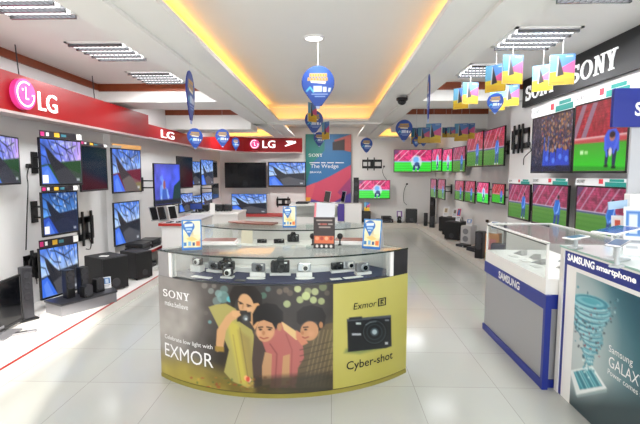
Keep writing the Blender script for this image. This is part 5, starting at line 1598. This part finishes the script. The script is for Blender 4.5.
# white counter with the red top
t = thing('red_top_counter', 'white counter with a red top along the left side, laptops and phones on it', 'counter', (-2.3, 7.1, 0))
MB().box((-.34, -.6, 0), (.06, .8, .74)).build('body', WHITE, t)
MB().bbox((-.36, -.61, .74), (.08, .82, .775), .004).build('top_board', mat('grey_white_top', 'c4c2c2', .4), t)
MB().box((-.375, -.635, .735), (.09, -.612, .776)).box((-.375, -.612, .735), (-.362, .82, .776)).build('red_edge', REDTOP, t)
for i, (px, y0, lab) in enumerate(((153.5, 6.75, 'grey tablet standing at the left end of the red topped counter'), (161, 6.8, 'second grey tablet on the red topped counter'), (172, 6.95, 'white tablet nearest the blue tent card on the red topped counter'))):
    q = atY(px, 222, y0); y0 += .1
    t = thing('tablet_stand', lab, 'tablet', (q.x, y0, .7755), D(74 - i * 4), 'tablets on the red topped counter')
    M = Matrix.Rotation(-.25, 4, 'X')
    MB().bbox((-.09, 0, 0), (.09, .01, .24), .003, M).build('body', SILVER if i < 2 else WGLOSS, t)
    MB().box((-.08, -.001, .015), (.08, 0, .225), M).build('screen', OFFSCREEN, t)
    MB().bbox((-.06, -.01, 0), (.06, .05, .008), .003).build('foot', GREY, t)
for i, (x, y, lab) in enumerate(((-.25, -.48, 'black phone lying at the front of the red topped counter, left'), (-.12, -.46, 'black phone lying at the front of the red topped counter, middle'), (.0, -.44, 'black phone lying at the front of the red topped counter, right'))):
    t = thing('mobile_phone', lab, 'phone', (-2.3 + x, 7.1 + y, .7755), .3 * i, 'phones on the red topped counter')
    MB().bbox((-.04, -.07, 0), (.04, .07, .012), .004).build('body', BLACK, t)
    MB().box((-.035, -.058, .012), (.035, .058, .0125)).build('screen', OFFSCREEN, t)
# dark desktop speakers and boxes in the back left corner
t = thing('corner_table', 'white table in the back left corner carrying black speaker boxes', 'table', (-2.45, 8.98, 0))
MB().bbox((-.55, -.45, .70), (.55, .45, .74), .005).build('table_top', WHITE, t)
MB().box((-.52, -.42, 0), (.52, -.40, .7)).build('front_panel', WHITE, t)
MB().box((-.54, -.42, 0), (-.52, .42, .7)).build('side_panel', WHITE, t); MB().box((.52, -.42, 0), (.54, .42, .7)).build('side_panel', WHITE, t)
for i, (px, yt, yb, w, lab) in enumerate(((197, 203, 219, .22, 'black computer monitor on the corner table, left'), (203.5, 214, 226, .22, 'black speaker box on the corner table, left of three'), (217.5, 209, 223, .21, 'black speaker box on the corner table, middle and tallest'), (226.5, 212, 223, .17, 'black speaker box on the corner table, right of three'))):
    yy = 8.95
    q = atY(px, yb, yy); q1 = atY(px, yt, yy)
    h = q1.z - .74
    if i == 0:
        t = thing('monitor', lab, 'monitor', (q.x + .08, 8.66, .7405), .2)
        MB().bbox((-.13, 0, .06), (.13, .03, max(.2, h)), .005).build('bezel', BLACK, t)
        MB().box((-.115, -.001, .075), (.115, 0, max(.2, h) - .015)).build('screen', BLUESCR, t)
        MB().bbox((-.02, .01, .01), (.02, .03, .08), .003).build('neck', BLACK, t); MB().bbox((-.1, -.05, 0), (.1, .1, .012), .004).build('foot', BLACK, t)
    else:
        sub(lab, (q.x, yy + .05 * i, .7405), .1, w, .2, max(.14, h), 'speaker_box')
q = atY(199, 212, 8.7); t = thing('brochure', 'white leaflet standing on the corner table before the blue screens', 'brochure', (q.x + .3, 8.62, .7405), .1)
MB().box((-.05, 0, 0), (.05, .004, .2), Matrix.Rotation(-.15, 4, 'X')).build('leaf', WGLOSS, t); MB().box((-.05, .0, 0), (.05, .08, .005)).build('foot', WGLOSS, t)

# ================================================================== LAPTOP TABLE IN THE MIDDLE BACK
t = thing('laptop_case', 'small white glass case behind the second counter with laptops on top', 'counter', (-.32, 7.75, 0))
MB().box((-.42, -.3, 0), (.42, .3, .78)).build('body', WHITE, t)
MB().box((-.42, -.3, .78), (-.415, .3, .97)).box((.415, -.3, .78), (.42, .3, .97)).box((-.415, -.3, .78), (.415, -.295, .97)).build('glass_sides', GLASS, t)
MB().box((-.42, .29, .78), (.42, .3, .97)).build('back_panel', WHITE, t)
MB().bbox((-.43, -.31, .97), (.43, .31, 1.0), .004).build('top_board', WHITE, t)
def laptop(label, p, rz, w=.34, d=.24, ang=105, col=SILVER):
    t = thing('laptop', label, 'laptop', p, rz, 'laptops on the small white case')
    b_ = MB().bbox((-w / 2, -d / 2, 0), (w / 2, d / 2, .016), .004).build('base', col, t)
    MB().box((-w / 2 + .02, -.01, .016), (w / 2 - .02, d / 2 - .03, .0165)).build('keyboard', BLACK, t)
    M = Matrix.Translation((0, d / 2, .014)) @ Matrix.Rotation(D(90 - ang), 4, 'X')
    l = MB().bbox((-w / 2, -.005, 0), (w / 2, .005, d), .003, M).build('lid', col, t)
    MB().box((-w / 2 + .012, -.0062, .012), (w / 2 - .012, -.005, d - .012), M).build('screen', OFFSCREEN, l)
    return t
for px, rz, lab, y in ((324, 72, 'open silver laptop seen from the side, left of two before the poster', 7.6), (336, 78, 'open silver laptop seen from the side, right of two before the poster', 7.78)):
    q = atY(px, 200, y); laptop(lab, (-.2 if px < 330 else .09, 7.75, 1.0005), D(-rz), .34 if px < 330 else .28, .21, 100)
q = atY(302, 200, 7.6); t = thing('laptop', 'flat closed laptop lying at the left of the small white case', 'laptop', (-.53, 7.75, 1.0005), 1.5)
MB().bbox((-.15, -.11, 0), (.15, .11, .02), .005).build('base', DARK, t); MB().bbox((-.15, -.11, .0205), (.15, .11, .03), .004).build('lid', BLACK, t)
q = atY(345, 218, 8.35); t = thing('speaker_stand', 'white box beside the laptops before the poster', 'box', (.38, 7.78, 0))
MB().bbox((-.15, -.14, 0), (.15, .14, .98), .006).build('body', WHITE, t); MB().bbox((-.16, -.15, .98), (.16, .15, 1.0), .004).build('lid', WGLOSS, t)

# ================================================================== THINGS ON THE BACK AND RIGHT PLATFORMS
ZR = .1005; ZBK = .1205
q = atY(355.7, 219, 12.45); h = atY(355.7, 177.5, 12.45).z
tower('tall thin black speaker standing left of the back wall football television', (q.x, 12.4, ZBK), 0, .15, .12, h - .12)
q = atX(429.5, 222, 2.93); 
tower('tall thin black speaker in the back right corner', (2.90, 12.35, ZBK - .02 + .0), D(-40), .12, .12, atY(429.5, 178.5, 12.35).z - .1)
def on_back(px, Y=12.35): return atY(px, 215, Y).x
sub('black speaker box with a small card on the back platform', (on_back(366.5), 12.4, ZBK), 0, .24, .2, atY(364, 211, 12.4).z - .12, 'speaker_box')
card_stand('price_card', 'small colourful card standing on the black speaker box at the back wall', 'card', (on_back(367), 12.4, atY(364, 211, 12.4).z + .002), 0, .16, .26, card_art(False))
q = on_back(385); player('black box lying on the back platform left of the framed card', (q, 12.38, ZBK), 0, .46, .26, .10, 'boxes on the back platform')
player('pale topped box on the black box at the back platform', (q + .04, 12.38, ZBK + .1005), .1, .26, .2, .09, 'boxes on the back platform')
card_stand('price_card', 'violet edged card standing on the back platform beside the subwoofer', 'card', (on_back(400), 12.4, ZBK), 0, .2, .36, phone_face('7c5c9c', 'e8e4f0'))
t = thing('figure_speaker', 'small dark round speaker before the violet edged card', 'speaker', (on_back(399), 12.27, ZBK))
MB().lathe([(.06, 0), (.075, .03), (.05, .09), (.06, .14), (.045, .19), (.001, .2)], 18).build('body', BLACK, t, True)
MB().lathe([(.025, 0), (.025, .01), (.001, .01)], 12, (0, 0, 0), Matrix.Translation((0, -.055, .12)) @ Matrix.Rotation(math.pi / 2, 4, 'X')).build('driver', GREY, t)
sub('black subwoofer on the back platform near the right corner', (on_back(411.5), 12.38, ZBK), D(-8), .32, .3, atY(411, 209.5, 12.2).z - .12)
# along the right platform, far to near
tower('small black speaker at the far end of the right platform', (2.58, 11.75, ZR), D(-30), .09, .09, .36, False, 'satellite_speaker')
tower('second small black speaker at the far end of the right platform', (2.68, 11.4, ZR), D(-30), .13, .12, .30, False, 'satellite_speaker')
sub('dark speaker box behind the pale leaflets on the right platform', (2.85, 10.75, ZR), D(-30), .26, .26, .36, 'speaker_box')
sub('large black subwoofer on the right platform', (2.84, 10.05, ZR), D(-40), .36, .36, .42)
sub('large black subwoofer in front of the other on the right platform', (2.70, 9.35, ZR), D(-42), .34, .34, .40)
card_stand('brochure', 'pale leaflet standing on the dark speaker box of the right platform', 'brochure', (2.85, 10.75, ZR + .3605), D(-40), .14, .24, phone_face('d8d4c8', '8c7a5c'))
card_stand('brochure', 'second pale leaflet standing on the farther large subwoofer', 'brochure', (2.86, 10.0, ZR + .4205), D(-40), .12, .2, phone_face('c8ccd0', '6c6458'))
card_stand('brochure', 'red and blue leaflet leaning on the nearer large subwoofer', 'brochure', (2.74, 9.34, ZR + .4005), D(-55), .12, .30, phone_face('c83c4c', '3c6cb8'))
t = thing('speaker_box', 'white speaker box next to the nearer subwoofer on the right platform', 'speaker', (2.80, 8.75, ZR), D(-45))
MB().bbox((-.11, -.13, 0), (.11, .13, .38), .01).build('cabinet', LGREY, t)
for z in (.12, .27): MB().lathe([(.06, 0), (.06, .006), (.02, .001), (.001, .003)], 16, (0, 0, 0), Matrix.Translation((0, -.13, z)) @ Matrix.Rotation(math.pi / 2, 4, 'X')).build('driver', GREY, t)
card_stand('price_card', 'small blue card standing on the white speaker box of the right platform', 'card', (2.80, 8.75, ZR + .3805), D(-45), .12, .14, phone_face('4c7cc0', 'e0e4ea'))
player('flat black player at the foot of the nearer subwoofer', (2.60, 8.42, ZR), D(-60), .22, .2, .05, 'players on the right platform')
player('black player with cables in the middle of the right platform', (2.68, 7.9, ZR), D(-70), .3, .22, .08, 'players on the right platform')
cable('cable arching from the wall to the players on the right platform', [(XF - .03, 8.35, .62), (XF - .06, 8.2, .5), (2.93, 8.2, .34), (2.9, 8.25, .16)])
cable('second cable lying over the players on the right platform', [(XF - .03, 8.0, .55), (2.98, 7.9, .36), (2.93, 7.85, .24), (2.9, 7.75, .13)])
tower('black upright speaker beside the orange box on the right platform', (2.54, 7.30, ZR), D(-40), .13, .16, .46, False, 'tower_speaker')
t = thing('product_box', 'orange and green product box standing on the right platform', 'box', (2.66, 7.02, ZR), D(-35))
MB().bbox((-.11, -.09, 0), (.11, .09, .46), .004).build('carton', mat('orange_carton', 'd08a48', .6, noise=.15, nscale=9), t)
MB().box((-.105, -.0925, .02), (.105, -.09, .15)).build('green_patch', mat('green_patch', '4f8f58', .5), t)
MB().box((-.06, -.0925, .2), (.06, -.09, .38)).build('pink_patch', mat('pink_patch', 'd87a80', .5), t)
t = thing('product_box', 'navy product box leaning by the orange one at the end of the right platform', 'box', (2.62, 6.72, ZR), D(-30))
MB().bbox((-.1, -.08, 0), (.1, .08, .34), .004).build('carton', NAVY, t)
MB().box((-.08, -.0825, .1), (.08, -.08, .26)).build('label_patch', mat('pale_violet_patch', 'a8a4c8', .5), t)
card_stand('price_card', 'white card with blue print standing on the orange product box', 'card', (2.66, 7.03, ZR + .4605), D(-40), .12, .2, phone_face('3c5c9c', 'e4e4ea'))
sub('tall black speaker box at the near end of the right platform by the counter', (2.88, 6.85, ZR), D(-40), .2, .22, .66, 'speaker_box')
card_stand('brochure', 'dark leaflet standing on the tall black speaker box by the counter', 'brochure', (2.88, 6.86, ZR + .6605), D(-50), .12, .22, phone_face('2c2c3c', '5c6c9c'))
